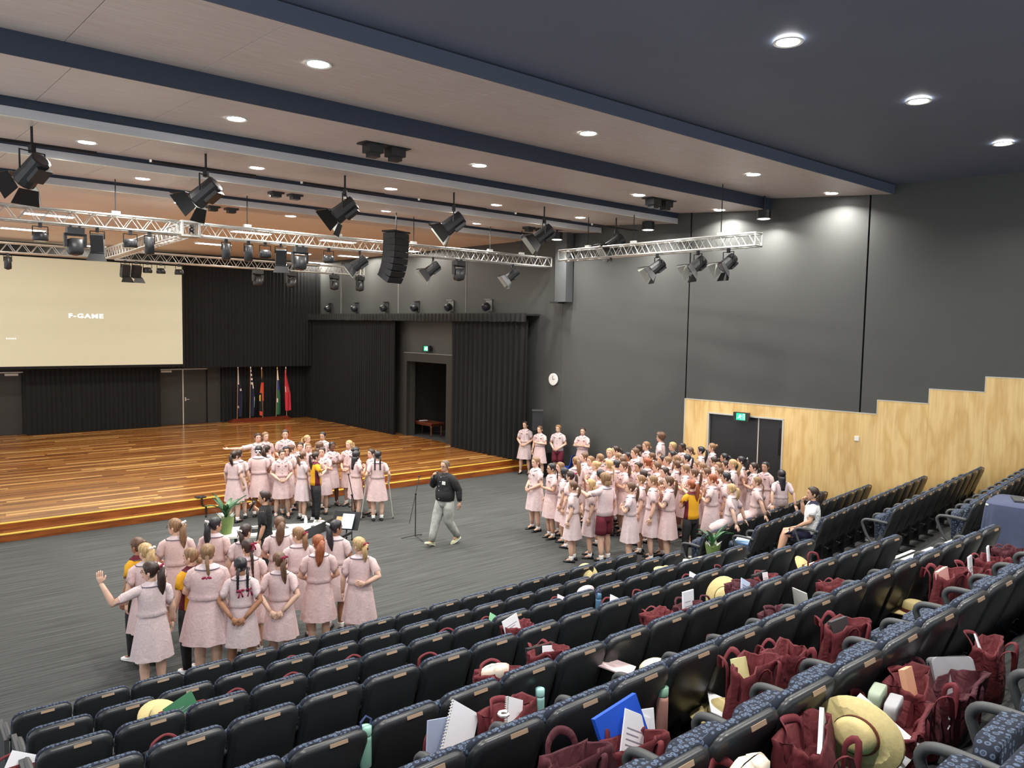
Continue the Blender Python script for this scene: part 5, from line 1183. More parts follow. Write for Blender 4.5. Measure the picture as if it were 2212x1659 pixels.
SIT = [(1551.3,1048.8,-70,'prop','pony','blonde',1.0),(1640.6,1039,-85,'prop','plait','light',1.1),(1673,1021,-20,'prop','loose','black',1.0)]
def wall_x(y): return CX + (CY-y)*math.tan(AW)
def pink_desc(o): return {'dress': 'pink dress', 'boy': 'pink shirt, maroon shorts', 'sport': 'yellow sports shirt'}[o]
SDESC = {'pony': 'ponytail', 'ponylong': 'long ponytail', 'ponywavy': 'wavy ponytail', 'ponyhigh': 'high ponytail', 'plait': 'plait', 'plaits': 'twin plaits', 'plaitlong': 'long plait', 'bun': 'bun', 'lowbun': 'low bun', 'loose': 'loose hair', 'short': 'short hair', 'bob': 'cropped bob', 'curly': 'curly hair'}
def crowd(G, where, group, relax=True, fac=1.0):
    pts = []; G = [(g[0], g[1], g[2]*fac)+tuple(g[3:]) for g in G]
    for g in G:
        P = at_z(g[0], g[1], g[2]); pts.append([Vector((P.x, P.y)), g[2], g])
    for it in range(60 if relax else 0):      # keep bodies apart: slide along the sight line, changing height slightly
        for i in range(len(pts)):
            for j in range(i):
                a, b = pts[i], pts[j]; d = a[0]-b[0]; L = d.length; need = .34
                if L < need:
                    for q, s in ((a, 1), (b, -1)):
                        v = q[0].normalized(); k = 1 if (a[0].length > b[0].length) == (s > 0) else -1
                        nh = q[1]-k*.012
                        if q[2][2]-.11 < nh < q[2][2]+.11: q[1] = nh; P = at_z(q[2][0], q[2][1], nh); q[0] = Vector((P.x, P.y))
    order = sorted(range(len(pts)), key=lambda i: pts[i][2][0]); rank = {i: n+1 for n, i in enumerate(order)}
    for i, (P, h, g) in enumerate(pts):
        hx, hy, h0, rel, pose, outfit, style, hair, ribbon, skin, w, turn, gl = g
        x, y = P.x, P.y; z = 0
        # those beyond the edge of the stage stand on its step or boards
        if y > 18.45 and x < 15.5:
            Q = at_y(hx, hy, 18.40)
            if Q.z <= 1.70: x, y, h = Q.x, Q.y, Q.z
            else:
                Q = at_y(hx, hy, 18.83); x, y, z, h = Q.x, Q.y, .165, min(Q.z-.165, 1.74)
        lim = (wall_x(y)-.35) if y < 17.36 else (15.95 if y > 18.0 else 16.15)
        if x > lim and hy < 1000:
            t = lim/x; h = min(1.76, CAM_H-(CAM_H-h)*t); Q = at_z(hx, hy, h); x, y = Q.x, Q.y
        pz = {'hold0': 'front'}.get(pose, pose); va = math.atan2(x, y)
        hd = '%s %s' % (HNAME[hair], SDESC[style])
        lb = 'student, %s, %s%s, %s from left %s' % (hd, pink_desc(outfit), (', '+PDESC[pz]) if outfit == 'dress' and pz in ('wave', 'outr', 'back', 'point', 'crutch', 'crossed', 'chin', 'backwaist') else '', nth(rank[i]), where)
        person((x, y, z), va+radians(rel), h, pz, 'apart' if i % 3 == 0 else 'stand', outfit, style, hair, ribbon, skin, w, turn, 0, lb, group, i, bool(gl), 'white' if outfit == 'sport' else 'school')
crowd(GA, 'in front group', 'students standing by the first seat row', True, 1.055)
crowd(GB, 'beside the stage', 'students standing beside the stage', True, 1.04)
crowd(GC, 'by the side wall', 'students waiting by the side wall', False, 1.01)
crowd(GD, 'in right-hand crowd', 'students in the right-hand crowd', True, 1.055)
for i, (hx, hy, rel, pose, style, hair, w) in enumerate(SIT):
    P = at_z(hx, hy, 1.60); x, y = P.x, P.y; va = math.atan2(x, y)
    # seated on top of the first row backs of the far block
    t = (Vector((x, y))-Vector((FROW[1][0], FROW[1][1]))).dot(Vector((fe.x, fe.y))); q = Vector((FROW[1][0], FROW[1][1], 0))+fe*t
    person((q.x-fn.x*-.04, q.y+.04, .12), va+radians(rel), 1.56, pose, 'perch', 'dress', style, hair, None, 'pale', w, 0, 0, 'student in pink dress perched on seat backs, %s %s, %s from left' % (HNAME[hair], SDESC[style], nth(i+1)), 'students perched on the seat backs', i)
# the man with the microphone
mp_ = at_z(960, 1176, 0); MAN = person((mp_.x, mp_.y, 0), math.atan2(mp_.x, mp_.y)+radians(-135), 1.80, 'walk', 'walk', 'man', 'man', 'grey', None, 'mid', 1.14, 0., 0, 'man in black shirt and pale jeans walking, speaking into a microphone', None, 1, True, 'sage')
def mic_for(person_, side=1, nm='microphone', lb=''):
    s = person_.scale.x; M = person_.rotation_euler.to_matrix(); m = empty(nm, person_.location + M @ Vector((.055*s, .225*s, 1.335*person_.scale.z)), label=lb, cat='microphone'); m.rotation_euler = person_.rotation_euler
    d = Vector((-.35, -.45, .8)).normalized()
    MB().tube([d*-.12, d*.06], [.012, .017], 8).obj('handle', black_metal, m); MB().ball(d*.085, .030, 10).obj('grille', arm_grey, m)
mic_for(MAN, lb='silver headed handheld microphone held by the walking man')
tp = at_z(572, 1062, 1.68); TEA = person((tp.x, tp.y, 0), math.atan2(tp.x, tp.y)+radians(-75), 1.70, 'mic', 'stand', 'teacher', 'lowbun', 'dark', None, 'mid', 1.0, .1, 0, 'woman in a black dress holding a microphone behind the white table', None, 2, False, 'black')
mic_for(TEA, lb='black handheld microphone held by the woman in black')
# woman sitting in the aisle seat of the third row of the far block
x, y, z = FROW[3]; q = Vector((x, y, 0))+fe*(PITCH_S*.5)+fn*.30
person((q.x, q.y, z-.84*1.04+.54), FA+radians(38)-radians(50)*0+radians(-75), 1.67, 'sitchin', 'sit', 'polo', 'pony', 'dark', None, 'mid', 1.12, .2, 0, 'woman in white polo shirt and navy shorts sitting on an aisle seat', None, 3, False, 'white')
# crutches
cr = [p for p in bpy.data.objects if p.get('label', '').find('crutches') > 0][0]
for s in (-1, 1):
    M = cr.rotation_euler.to_matrix(); b = cr.location
    o = empty('crutch', b, label='grey forearm crutch, %s hand of the student with twin plaits' % ('left' if s < 0 else 'right'), cat='crutch'); o.rotation_euler = cr.rotation_euler
    MB().tube([(s*.38, .10, .0), (s*.27, .06, .86), (s*.25, -.06, 1.08)], .014, 7).obj('shaft', alu_trim, o); MB().tube([(s*.27, .06, .86), (s*.27, .17, .87)], .014, 6).obj('hand_grip', arm_grey, o); MB().lathe([(.022, 0), (.016, .05)], (s*.38, .10, 0), 8).obj('rubber_tip', arm_grey, o)
# ================================================================== THINGS ON THE FLOOR OF THE HALL
def mic_stand(P, boom, lb, rz=0, hh=.98):
    r = empty('microphone_stand', P, rz, label=lb, cat='stand')
    for k in range(3): MB().tube([(0, 0, .07), (.30*cos(k*2.094+.5), .30*sin(k*2.094+.5), .012)], .009, 6).obj('leg', black_metal, r)
    MB().tube([(0, 0, .04), (0, 0, hh)], .011, 7).obj('pole', black_metal, r); MB().ball((0, 0, hh), .028, 8).obj('clutch', black_metal, r)
    a, b = boom; MB().tube([a, b], .009, 6).obj('boom', black_metal, r); MB().ball(b, .022, 8).obj('clip', black_metal, r)
P = at_z(897, 1163, 0); mic_stand(P, ((-.30, -.23, .42), (.18, .14, 1.32)), 'black tripod microphone stand with tilted boom, alone beside the walking man', -.0)
P = at_z(760, 1172, 0); mic_stand(P, ((.22, .12, .55), (-.18, -.1, 1.50)), 'black tripod microphone stand nearest the white table', .2, 1.02)
# trestle table with the things on it
tb = empty('trestle_table', (5.85, 13.75, 0), radians(-24), label='white folding table behind the front group of students', cat='table')
tw_ = mat('table_white', (236, 238, 224), .5)
MB().box((-.92, -.36, .70), (.92, .36, .735)).obj('table_top', tw_, tb)
for sx in (-1, 1):
    for sy in (-1, 1): MB().tube([(sx*.7, sy*.28, .70), (sx*.74, sy*.28, .01)], .016, 6).obj('leg', black_metal, tb)
    MB().tube([(sx*.72, -.28, .3), (sx*.72, .28, .3)], .012, 5).obj('leg_brace', black_metal, tb)
leaf_m = mat('leaf_green', (74, 116, 74), .4, rgb2=(44, 84, 50), scale=(6, 6, 6)); leaf_e = mat('leaf_dark', (48, 92, 56), .35, rgb2=(66, 116, 70), scale=(6, 6, 6)); wrap_g = mat('wrap_green', (122, 146, 84), .6, noise=.15); stem_m = mat('stem_green', (100, 140, 70), .5)
def leaf(L, W, droop, m, parent, az, lift, bend=.6):
    mb = MB(); n = 9; e = Vector((cos(az), sin(az), 0)); s = Vector((-sin(az), cos(az), 0)); p = Vector((0, 0, .02)); a = lift; rows = []
    for i in range(n+1):
        f = i/n; w_ = W*sin(pi*min(1, f*.93+.07)**.8)**.9*.5+.003
        nrm = e*-sin(a)+Vector((0, 0, cos(a)))
        rows.append([p+s*w_+nrm*.012, p+s*w_*.5, p-nrm*.006, p-s*w_*.5, p-s*w_+nrm*.012])
        p = p+(e*cos(a)+Vector((0, 0, sin(a))))*(L/n); a -= droop/n
    mb.loft(rows+[], False, False, closed=False); o = mb.obj('leaf', m, parent, smooth=True)
    o2 = MB().loft([[v+Vector((0, 0, -.002)) for v in r] for r in rows], False, False, closed=False)
def plant(P, lb, seed, n, L, wrapc, potr=.14, poth=.26, lm=None):
    r = empty('potted_plant', P, label=lb, cat='plant'); rr = random.Random(seed)
    mb = MB(); N = 18
    mb.loft([[(R*cos(2*pi*j/N)*(1+.06*sin(5*2*pi*j/N)*(z > .2)), R*sin(2*pi*j/N)*(1+.06*cos(4*2*pi*j/N)*(z > .2)), z+(.03*sin(3*2*pi*j/N) if z > .2 else 0)) for j in range(N)] for R, z in ((potr*.62, 0), (potr*.75, .1), (potr*.9, .2), (potr*1.0, poth), (potr*.9, poth-.01), (potr*.7, poth-.05))]).obj('wrapped_pot', wrapc, r)
    mb = MB()
    for k in range(7):
        a = k*.9; mb.add([(potr*.7*cos(a), potr*.7*sin(a), poth-.03), (potr*1.15*cos(a+.25), potr*1.15*sin(a+.25), poth+.06+.03*(k % 2)), (potr*.7*cos(a+.6), potr*.7*sin(a+.6), poth-.03), (potr*.5*cos(a+.3), potr*.5*sin(a+.3), poth-.0)], [(0,1,2,3)])
    mb.obj('tissue_paper', white_mat, r)
    c = empty('foliage', (0, 0, poth-.04)); c.parent = r
    for k in range(n): leaf(L*rr.uniform(.75, 1.1), .10 if lm is None else .075, rr.uniform(.7, 1.6), leaf_m if lm is None else lm, c, k*2.4+rr.uniform(-.3, .3), rr.uniform(.9, 1.35))
    return r
Pt = at_z(487, 1163, .735); plant((5.02, 14.02, .737), 'broad-leaved plant in green wrapped pot on the white table', 3, 9, .55, wrap_g, .15, .32)
Pp = at_z(1545, 1203, .0); Pp = at_z(1545, 1174, .71); plant((min(Pp.x, 11.84), Pp.y, .452), 'dark-leaved plant in white and green wrapping beside the far front seats', 8, 7, .55, wrap_g, .15, .26, leaf_e)
tm_ = tb.rotation_euler.to_matrix()
def on_table(x, y): return tb.location + tm_ @ Vector((x, y, .7365))
w_ = empty('water_bottle', on_table(.55, .05), label='clear plastic water bottle on the white table', cat='bottle')
MB().lathe([(.03, 0), (.034, .01), (.034, .06), (.031, .09), (.034, .12), (.03, .17), (.014, .2)], n=12).obj('bottle_body', mat('clear_plastic_pale', (206, 216, 220), .15), w_, smooth=True); MB().lathe([(.014, .2), (.014, .22)], n=10).obj('cap', white_mat, w_)
bx = empty('black_hat', on_table(-.38, -.05), label='small black round case with white marks on the white table', cat='case'); MB().lathe([(.11, 0), (.12, .02), (.10, .07), (.03, .09)], n=16).obj('case_body', black_plastic, bx); MB().box((-.03, -.03, .09), (.03, .03, .094)).obj('white_mark', white_mat, bx)
mm = empty('computer_mouse', on_table(.68, .02), label='black computer mouse on the right end of the white table', cat='mouse'); MB().ball((0, 0, .018), (.05, .032, .018), 10).obj('mouse_body', black_plastic, mm)
gb = empty('laptop', on_table(.05, .1), label='grey laptop lid in front of the woman in black', cat='laptop'); MB().box((-.16, -.11, 0), (.16, .11, .015)).obj('laptop_base', arm_grey, gb); MB().obox((0, .13, .1), (.32, .012, .21), Rx(-.25)).obj('laptop_lid', arm_grey, gb)
pp = empty('paper_sheet', on_table(.38, .14), .4, label='loose white papers on the white table', cat='paper'); MB().box((-.1, -.15, 0), (.11, .15, .003)).obj('sheet', paper, pp); MB().box((-.06, -.18, .003), (.14, .1, .006)).obj('sheet', paper, pp)
# keyboard on a stand and a music stand
P = at_z(722, 1172, .0); P = at_z(706, 1158, .9); kb = empty('music_keyboard', (P.x, P.y, 0), radians(32), label='long black keyboard on a folding stand behind the students', cat='keyboard')
MB().obox((0, 0, .86), (1.25, .30, .06), Rx(.25)).obj('keyboard_body', black_plastic, kb); MB().obox((0, .2, .98), (1.2, .02, .18), Rx(-.3)).obj('back_panel', black_plastic, kb)
for s in (-1, 1): MB().tube([(s*.35, -.25, .01), (s*.35, .2, .84)], .015, 6).obj('leg', black_metal, kb); MB().tube([(s*.35, .25, .01), (s*.35, -.2, .82)], .015, 6).obj('leg', black_metal, kb)
P = at_z(748, 1122, 1.1); mu = empty('music_stand', (P.x, P.y, 0), radians(-50), label='black music stand with papers beside the microphone stand', cat='stand')
MB().obox((0, 0, 1.08), (.5, .02, .34), Rx(-.6)).obj('desk', black_metal, mu); MB().tube([(0, 0, .1), (0, .02, 1.0)], .012, 6).obj('pole', black_metal, mu)
for k in range(3): MB().tube([(0, 0, .2), (.25*cos(k*2.1), .25*sin(k*2.1), .01)], .009, 5).obj('leg', black_metal, mu)
ps = empty('sheet_music', (P.x-.02, P.y-.05, 1.09), radians(-50), label='blue and white papers on the black music stand', cat='paper'); MB().obox((.03, -.03, .0), (.22, .004, .28), Rx(-.6)).obj('sheet', mat('print_pale_blue', (196, 212, 236), .8), ps); MB().obox((-.12, -.035, -.02), (.14, .004, .2), Rx(-.6)).obj('sheet', mat('print_tan', (206, 170, 120), .8), ps)
# cable ramp on the stage lip
P = at_y(437, 1085, 18.9); cr_ = empty('cable_cover', (P.x, 18.66, 0), label='black cable running down the stage step by the plant', cat='cable')
MB().tube([(0, .5, ZS+.015), (0, .27, ZS+.02), (0, .25, .19), (0, -.02, .185), (0, -.04, .02), (-.1, -.3, .012)], .022, 6).obj('cable', black_metal, cr_); MB().box((-.1, .3, ZS+.005), (.12, .5, ZS+.03)).obj('floor_box', black_metal, cr_)
MB().box((-.05, -.75, .001), (.07, -.05, .012)).obj('floor_plate', lamp_ring, loc=(P.x+.3, 18.6, 0), label='small pale plate on the carpet below the stage step', cat='plate')
# cloth covered table with laptop in the far block's aisle
ct = empty('covered_table', (11.85, 3.40, ROW_Z[6]), FA, label='small table under a gathered blue grey cloth in the far block', cat='table')
MB().box((-.42, -.32, .70), (.42, .32, .72)).obj('table_top', tw_, ct)
for sx in (-1, 1):
    for sy in (-1, 1): MB().tube([(sx*.36, sy*.27, .0), (sx*.36, sy*.27, .7)], .014, 6).obj('leg', black_metal, ct)
cl = empty('table_cloth', (11.85, 3.40, ROW_Z[6]), FA, label='blue grey gathered tablecloth hanging over the small table', cat='tablecloth')
N = 90; R = []
for f, z, g in ((0, .733, 0), (.02, .728, 0), (.3, .62, .3), (.6, .42, .8), (1, .16, 1.2)):
    row = []
    for j in range(N):
        a = 2*pi*j/N; sx = (abs(cos(a))**.35)*(1 if cos(a) > 0 else -1); sy = (abs(sin(a))**.35)*(1 if sin(a) > 0 else -1); k = 1+.035*g*sin(a*20)+.03*g*sin(a*9+1)+.12*f
        row.append((.445*sx*k, .345*sy*k, z-.02*g*sin(a*3)))
    R.append(row)
MB().loft([[(x*.02, y*.02, .735) for x, y, z in R[0]]]+R, True, False).obj('cloth', skirtblue, cl, smooth=True)
lp = empty('laptop', (11.95, 3.40, ROW_Z[6]+.739), FA+.3, label='closed grey laptop lying on the blue grey cloth', cat='laptop'); MB().box((-.18, -.12, 0), (.18, .12, .022)).obj('laptop_body', arm_grey, lp); MB().box((-.12, -.08, .022), (-.02, .0, .024)).obj('laptop_sticker', white_mat, lp)
mg = bottle((12.05, 3.16, ROW_Z[6]+.739), (236, 238, 240), (60, 60, 64), 'white cup at the right edge of the cloth covered table', .05, .16)
# books on the aisle seat of the second row, far block
x, y, z = FROW[2]; q = Vector((x, y, 0))+fe*(PITCH_S*.5)+fn*.38
for i, (m_, wd) in enumerate(((mat('folder_blue', (96, 146, 200), .6), .30), (paper, .28), (mat('folder_sky', (150, 190, 226), .6), .30), (paper, .26))):
    MB().box((-wd/2, -.15, 0), (wd/2, .15, .018)).obj('folder', m_, loc=(q.x+.01*i, q.y, z+.475+.019*i), rz=FA+.15*i, label='%s folder in the pile on the aisle seat, %s from the bottom' % (['blue', 'white', 'pale blue', 'white'][i], nth(i+1)), cat='folder', group='folders on the aisle seat')
MB().box((-.2, -.12, 0), (.2, .12, .01)).obj('paper_sheet', paper, loc=(12.0, 7.2, .455), label='white sheet lying on the aisle step below the folders', cat='paper')
# ------------------------------------------------------------------ bags along the rows: column, row of the photograph, shape, wording
tq = mat('folder_teal', (30, 150, 160), .5); bl = mat('folder_royal', (40, 90, 206), .4); gr_ = mat('booklet_green', (60, 122, 84), .6); mint = mat('paper_mint', (150, 222, 170), .7); greyl = mat('folder_grey', (206, 206, 200), .5); cream_m = mat('pouch_cream', (226, 220, 190), .7); pouch_g = mat('pouch_grey', (176, 174, 178), .55, noise=.1, scale=(12, 12, 12)); pcream = mat('cloth_cream', (238, 220, 200), .8)
B = [ # px, py of the top, shape, dark, words, content kind
 (1110,1500,1,0,'with white notebook and coins','nb'),(975,1545,3,0,'holding a big white spiral pad','pad'),(1240,1590,0,1,'closed and dark, plum coloured',None),(1365,1580,0,0,'stuffed with blue folder','blue'),
 (1070,1440,0,0,'with cream cloth inside','cloth'),(1180,1400,2,0,'with black case and white card','card'),(1620,1420,2,0,'with yellow book','yel'),(1700,1390,4,0,'slouching beside the pink tumbler',None),
 (1820,1345,2,0,'tall, alone before a wide gap','grey'),(1690,1310,1,1,'plum, with blue bottle and grey board beside it','none'),(1570,1368,3,1,'small heap behind an armrest',None),(1425,1318,4,0,'round and open',None),
 (1485,1300,0,1,'with white papers upright','nb2'),(1545,1300,3,1,'low, beside the two straw hats',None),(1610,1255,1,1,'with pale blue patterned paper','pat'),(1655,1240,0,0,'with white card, beside the patterned paper','card'),
 (1810,1255,4,0,'round with looping straps, behind an armrest',None),(1330,1292,3,0,'low, with a white paper corner','nb3'),(1395,1278,3,0,'low, with white tag',None),(1215,1298,3,0,'mostly hidden','nb3'),
 (1500,1252,3,0,'with dark case and white paper','nb3'),(1570,1222,3,0,'open with strap',None),(1125,1345,4,0,'with printed white sheet','sheet'),(1065,1335,3,0,'with mint green paper','mint'),
 (935,1415,3,0,'crumpled, between two seats',None),(775,1420,3,0,'with black jacket','jac'),(975,1370,3,0,'only the top showing',None),(640,1422,3,0,'flattened between seats',None),(640,1472,3,0,'flat with straps',None),
 (400,1535,1,0,'with green booklet','grn'),(520,1500,3,0,'with ring on strap',None),(370,1595,3,0,'with black case','jac'),(25,1640,3,0,'at the lower left corner of the photo','nb3'),
 (2045,1235,2,0,'full, with pink book','pnk'),(2100,1222,0,0,'with white pads','nb2'),(2140,1200,4,0,'with white folder','nb2'),(2185,1180,4,1,'last on the right',None),
 (1992,1448,1,0,'big, with school crest and name, right aisle','crest'),(2138,1382,0,0,'leaning, with white notebook, far right','nb3'),(2040,1420,3,1,'dark, squashed behind the leaning one',None),(1770,1555,1,0,'with silver laptop, below the crest one','lap'),(1918,1488,3,0,'with grey pencil case, by the straw hat','pc'),(1620,1640,3,0,'at the bottom edge with cream cloth','cloth'),
 (1850,1262,3,1,'small, right of the grey board',None),(1775,1190,3,0,'small, beside the upturned hat',None)]
for i, (px, py, v, dk, words, ck_) in enumerate(B):
    r, Q, k = bag_at(px, py, v, words, dark=bool(dk), force=8 if (px > 1890 and py > 1380) or (px, py) == (1770, 1555) else None)
    hb = r.scale.z*.36
    M = r.rotation_euler.to_matrix(); L = r.location
    def at_(x, y, z): return L + M @ Vector((x, y, max(.0, z-.36+hb)))
    rz = r.rotation_euler.z
    if ck_ == 'pad': book(at_(.02, 0, .14), (.27, .33, .008), (-.35, radians(38), rz), paper, 'big white spiral sketch pad tilted in the sixth row bag', spiral=True); book(at_(-.05, .05, .15), (.2, .25, .012), (-.2, .2, rz), mat('book_blue_grey', (170, 180, 206), .6), 'pale blue notebook behind the big white pad')
    elif ck_ == 'nb': book(at_(0, 0, .16), (.19, .22, .012), (-.3, .5, rz), paper, 'white spiral notebook in the fifth row bag', spiral=True); MB().tube([(.03*cos(a), .03*sin(a), .03) for a in [j*.9 for j in range(7)]], .012, 5).obj('key_ring_charm', lamp_ring, loc=at_(-.13, -.02, .33), label='clear and silver charm hanging on the fifth row bag', cat='charm')
    elif ck_ == 'nb2': book(at_(.03, 0, .18), (.22, .29, .014), (-.12, .12, rz+.1), paper, 'white papers standing upright in the tote bag %s, %s row' % (words, nth(k)), name='papers', cat='papers', lines=4)
    elif ck_ == 'nb3': book(at_(.0, 0, .17), (.2, .22, .01), (-.4, .5, rz), paper, 'white paper corner in the bag %s, %s row' % (words, nth(k)), name='paper_sheet', cat='paper')
    elif ck_ == 'blue':
        book(at_(.06, .04, .18), (.30, .32, .03), (-.3, radians(-12), rz), bl, 'royal blue ring folder in the stuffed seventh row bag', 'ring_folder', 'folder'); book(at_(-.02, -.02, .16), (.22, .32, .004), (-.35, radians(30), rz), paper, 'printed worksheet tilted before the royal blue folder', 'worksheet', 'paper', lines=7); book(at_(.12, .02, .14), (.2, .3, .004), (-.3, radians(10), rz), paper, 'white sheet beside the royal blue folder', 'paper_sheet', 'paper')
    elif ck_ == 'cloth': b_ = MB(); b_.loft([[(.12*cos(a)*q+.012*sin(5*a+f), .055*sin(a)*q+.006*cos(7*a), f) for a in [2*pi*j/18 for j in range(18)]] for f, q in ((-.12, .7), (-.04, 1), (.01, 1), (.03, .75), (.037, .3))]); b_.obj('folded_cloth', pcream, loc=at_(0, 0, .36), rz=rz, smooth=True, label='cream cloth poking out of a tote bag, %s row' % nth(k), cat='cloth')
    elif ck_ == 'card': book(at_(.02, -.01, .2), (.12, .19, .004), (-.25, .15, rz), paper, 'white printed card in the bag %s' % words, 'card', 'card', lines=5); book(at_(.0, .05, .2), (.26, .18, .05), (-.2, 0, rz), black_plastic, 'dark case inside the bag %s' % words, 'case', 'case')
    elif ck_ == 'yel': book(at_(-.03, 0, .18), (.16, .24, .03), (-.35, .2, rz), mat('book_yellow', (226, 222, 160), .6), 'pale yellow book in the sixth row bag', 'book', 'book')
    elif ck_ == 'grey': book(at_(.0, 0, .22), (.2, .2, .03), (-.2, 0, rz), arm_grey, 'dark grey case in the tall lone bag', 'case', 'case')
    elif ck_ == 'pat': book(at_(-.02, -.02, .18), (.17, .22, .006), (-.35, .5, rz), mat('print_pale_blue', (196, 212, 236), .8), 'pale blue patterned paper in the plum bag', 'paper_sheet', 'paper', lines=6)
    elif ck_ == 'sheet': book(at_(-.05, 0, .18), (.2, .28, .004), (-.2, -.2, rz), paper, 'printed white worksheet upright in the third row bag', 'worksheet', 'paper', lines=8)
    elif ck_ == 'mint': book(at_(0, 0, .14), (.22, .26, .006), (-.4, .6, rz), mint, 'mint green paper in the third row bag', 'paper_sheet', 'paper')
    elif ck_ == 'grn': book(at_(.05, 0, .18), (.26, .27, .008), (-.35, -.30, rz), gr_, 'green booklet with white print in the front left bag', 'booklet', 'booklet', lines=6)
    elif ck_ == 'jac': book(at_(.02, 0, .14), (.32, .2, .06), (-.5, -.1, rz), black_plastic, 'black laptop case on the bag %s, %s row' % (words, nth(k)), 'laptop_case', 'case')
    elif ck_ == 'pnk': book(at_(.0, 0, .20), (.24, .22, .03), (-.2, 0, rz), mat('book_pink', (230, 176, 166), .7), 'pink book in the full seventh row bag', 'book', 'book')
    elif ck_ == 'lap':
        book(at_(.02, -.02, .14), (.30, .24, .02), (-.2, radians(60), rz), silver, 'silver laptop standing in the bag under the crest bag', 'laptop', 'laptop'); MB().box((-.18, -.13, 0), (.18, .13, .02)).obj('teal_folder', tq, loc=at_(-.05, -.22, .05), rz=rz+.5, label='teal folder at the bottom edge beside the straw hat', cat='folder')
    elif ck_ == 'pc': b_ = MB().loft([[(x*(1-i_/.1), y_, z-.04) for x, z in rrect(.10, 0, .075, .03, 4)] for y_, i_ in ((-.03, .01), (-.024, 0), (.024, 0), (.03, .01))]); b_.obj('pencil_case', pouch_g, loc=at_(0, -.03, .31), rz=rz, smooth=True, label='pale grey pencil case on the bag by the large straw hat', cat='pencil case'); MB().loft([[(x*(1-i_/.1), y_, z-.04) for x, z in rrect(.095, 0, .085, .035, 4)] for y_, i_ in ((-.03, .01), (-.024, 0), (.024, 0), (.03, .01))]).obj('pencil_case', mat('pouch_sage', (160, 172, 150), .5), loc=at_(.02, .05, .33), rz=rz, smooth=True, label='sage green zipped pencil case behind the grey one', cat='pencil case')
    elif ck_ == 'crest':
        book(at_(-.06, .02, .2), (.18, .2, .03), (-.3, .2, rz), mat('book_peach', (236, 176, 140), .7), 'peach coloured book in the big crested bag', 'book', 'book')
        cm = MB(); f_ = Vector((.09, -.118, .17)); cm.box((.065, -.128, .15), (.115, -.120, .20)); cm.add([(.065, -.124, .15), (.115, -.124, .15), (.09, -.124, .125)], [(0, 1, 2)]); cm.box((.04, -.128, .108), (.14, -.122, .113))
        cm.obj('school_crest', white_mat, r); text('Aurora', 'bag_lettering', mat('thread_gold', (226, 200, 150), .7), .035, r, Matrix.Translation((.085, -.127, .225)) @ Matrix.Rotation(pi/2, 4, 'X'))
# hats
def on_tier(px, py, k, dz=0): P = at_z(px, py, ROW_Z[k]+dz); return Vector((P.x, P.y, ROW_Z[k]+dz))
hat(on_tier(1565, 1552, 7, .02)+Vector((0, 0, 0)), (0, 0, .5), 'straw hat with crested maroon band on the floor by an aisle armrest')
hat(at_y(1852, 1588, 1.64), Vector((0, 0, 1)).rotation_difference(Vector((-.93, -.12, .34))).to_euler(), 'large straw hat tilted on its side beside the white pad', .92)
hat(on_tier(1975, 1325, 7, .02), (0, 0, .2), 'straw hat with brown band on the carpet below the full bags')
hat(on_tier(1740, 1240, 5, .40), (radians(62), 0, radians(10)), 'upturned pale straw hat propped behind the fifth row seats')
hat(on_tier(1590, 1292, 5, .38), (radians(8), 0, 1.1), 'straw hat lying over a dark bag, right of the pair')
hat(on_tier(1562, 1290, 5, .40), (radians(70), radians(10), radians(-60)), 'straw hat standing on edge, left of the pair')
hat(on_tier(1268, 1247, 2, .42), (radians(60), 0, radians(-30)), 'straw hat on edge behind the front row')
hat(on_tier(345, 1555, 3, .40), (radians(30), 0, 0), 'straw hat half hidden behind a seat at the left')
hat(on_tier(1442, 1242, 3, .40), (radians(20), 0, 0), 'straw hat mostly hidden behind the third row, right')
# bottles
bottle(on_tier(1428, 1592, 7, .03), (214, 160, 146), (150, 200, 170), 'pink bottle with mint lid beside the blue folder', .038, .27)
bottle(on_tier(1738, 1418, 6, .05), (226, 176, 196), (240, 236, 240), 'pink tumbler with white lid and straw', .045, .25, True)
bottle(on_tier(1703, 1296, 5, .20), (140, 150, 220), (130, 140, 210), 'periwinkle bottle with carry loop in the plum bag', .035, .2, False, True)
bottle(on_tier(1165, 1562, 6, .12), (170, 222, 214), (170, 222, 214), 'aqua bottle between two sixth row seats', .034, .2)
bottle(on_tier(790, 1656, 6, .25), (150, 200, 180), (150, 200, 180), 'mint bottle with loop at the bottom edge', .036, .2, False, True)
bottle(on_tier(1292, 1330, 4, .34), (90, 130, 160), (70, 110, 140), 'steel blue bottle with loop between fourth row seats', .034, .2, False, True)
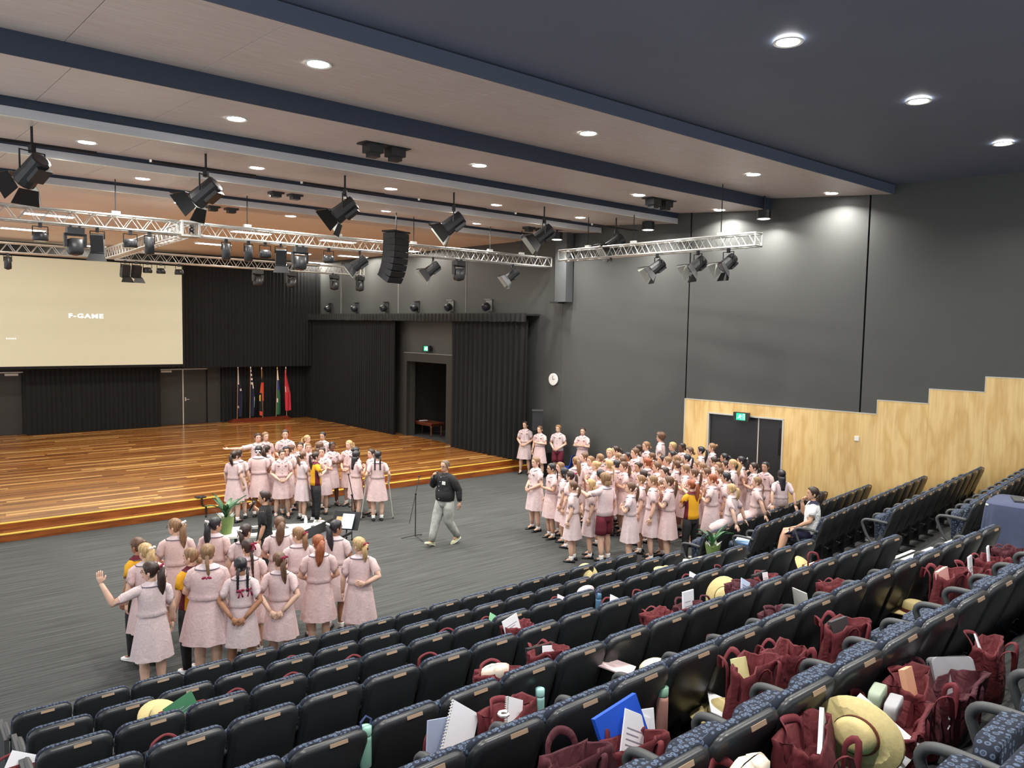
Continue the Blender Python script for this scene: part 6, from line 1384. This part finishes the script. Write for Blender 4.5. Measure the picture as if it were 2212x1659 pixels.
# pads and folders leaning on the carpet
book(at_y(1960, 1652, 1.47), (.25, .34, .01), orient((-.50, -.45, .70), (-.25, .5, .6)), paper, 'large white spiral pad leaning beside the straw hat', spiral=True)
book(on_tier(1738, 1355, 6, .1), (.25, .36, .012), (radians(-8), radians(6), radians(60)), greyl, 'pale grey board standing beside the plum bag', 'board', 'board')
book(on_tier(1600, 1545, 7, .05), (.3, .22, .004), (radians(-70), 0, radians(40)), paper, 'white papers resting across the crested straw hat', 'papers', 'papers')
r = empty('pouch', on_tier(2076, 1548, 8, .02), radians(-40), label='pale grey padded zip pouch standing on the carpet at the right', cat='pouch'); r.rotation_euler = (radians(-25), 0, radians(-35)); r.scale = (1.1, 1, 1.1)
MB().loft([[(x*(1-i_/.12), y_, z) for x, z in rrect(.12, 0, .30, .03, 4)] for y_, i_ in ((-.035, .012), (-.03, 0), (.03, 0), (.035, .012))]).obj('pouch_body', pouch_g, r, smooth=False); MB().tube([(-.122, 0, .03), (-.122, 0, .27), (0, 0, .303), (.1, 0, .303)], .003, 5).obj('zip', black_metal, r)
r = empty('pouch', on_tier(1265, 1276, 3, .42), label='pale pink pencil pouch lying on a bag, third row', cat='pouch'); MB().ball((0, 0, 0), (.16, .06, .07), 14).obj('pouch_body', mat('pouch_pink', (226, 208, 212), .6), r, smooth=True)
r = empty('pouch', on_tier(1410, 1440, 6, .30), label='cream zip pouch and papers on a seat, fifth row', cat='pouch'); MB().ball((0, 0, 0), (.14, .08, .06), 14).obj('pouch_body', cream_m, r, smooth=True)
book(on_tier(1368, 1452, 6, .28), (.2, .28, .01), (radians(-80), 0, .5), mat('book_pinkish', (222, 196, 196), .7), 'pinkish notebook lying flat beside the cream pouch', 'notebook', 'notebook')
r = empty('pouch', on_tier(1478, 1216, 2, .50), label='cream cloth pouch behind the second row', cat='pouch'); MB().ball((0, 0, 0), (.17, .09, .06), 14).obj('pouch_body', cream_m, r, smooth=True)
for i, (px, py, k) in enumerate(((1616, 1214, 4), (1890, 1175, 5))):
    P = on_tier(px, py, k, .02); MB().lathe([(.06, 0), (.06, .006)], n=16).obj('row_marker', white_mat, loc=P, label='small white round row marker by the aisle, %s' % ('lower' if i == 0 else 'upper'), cat='marker')
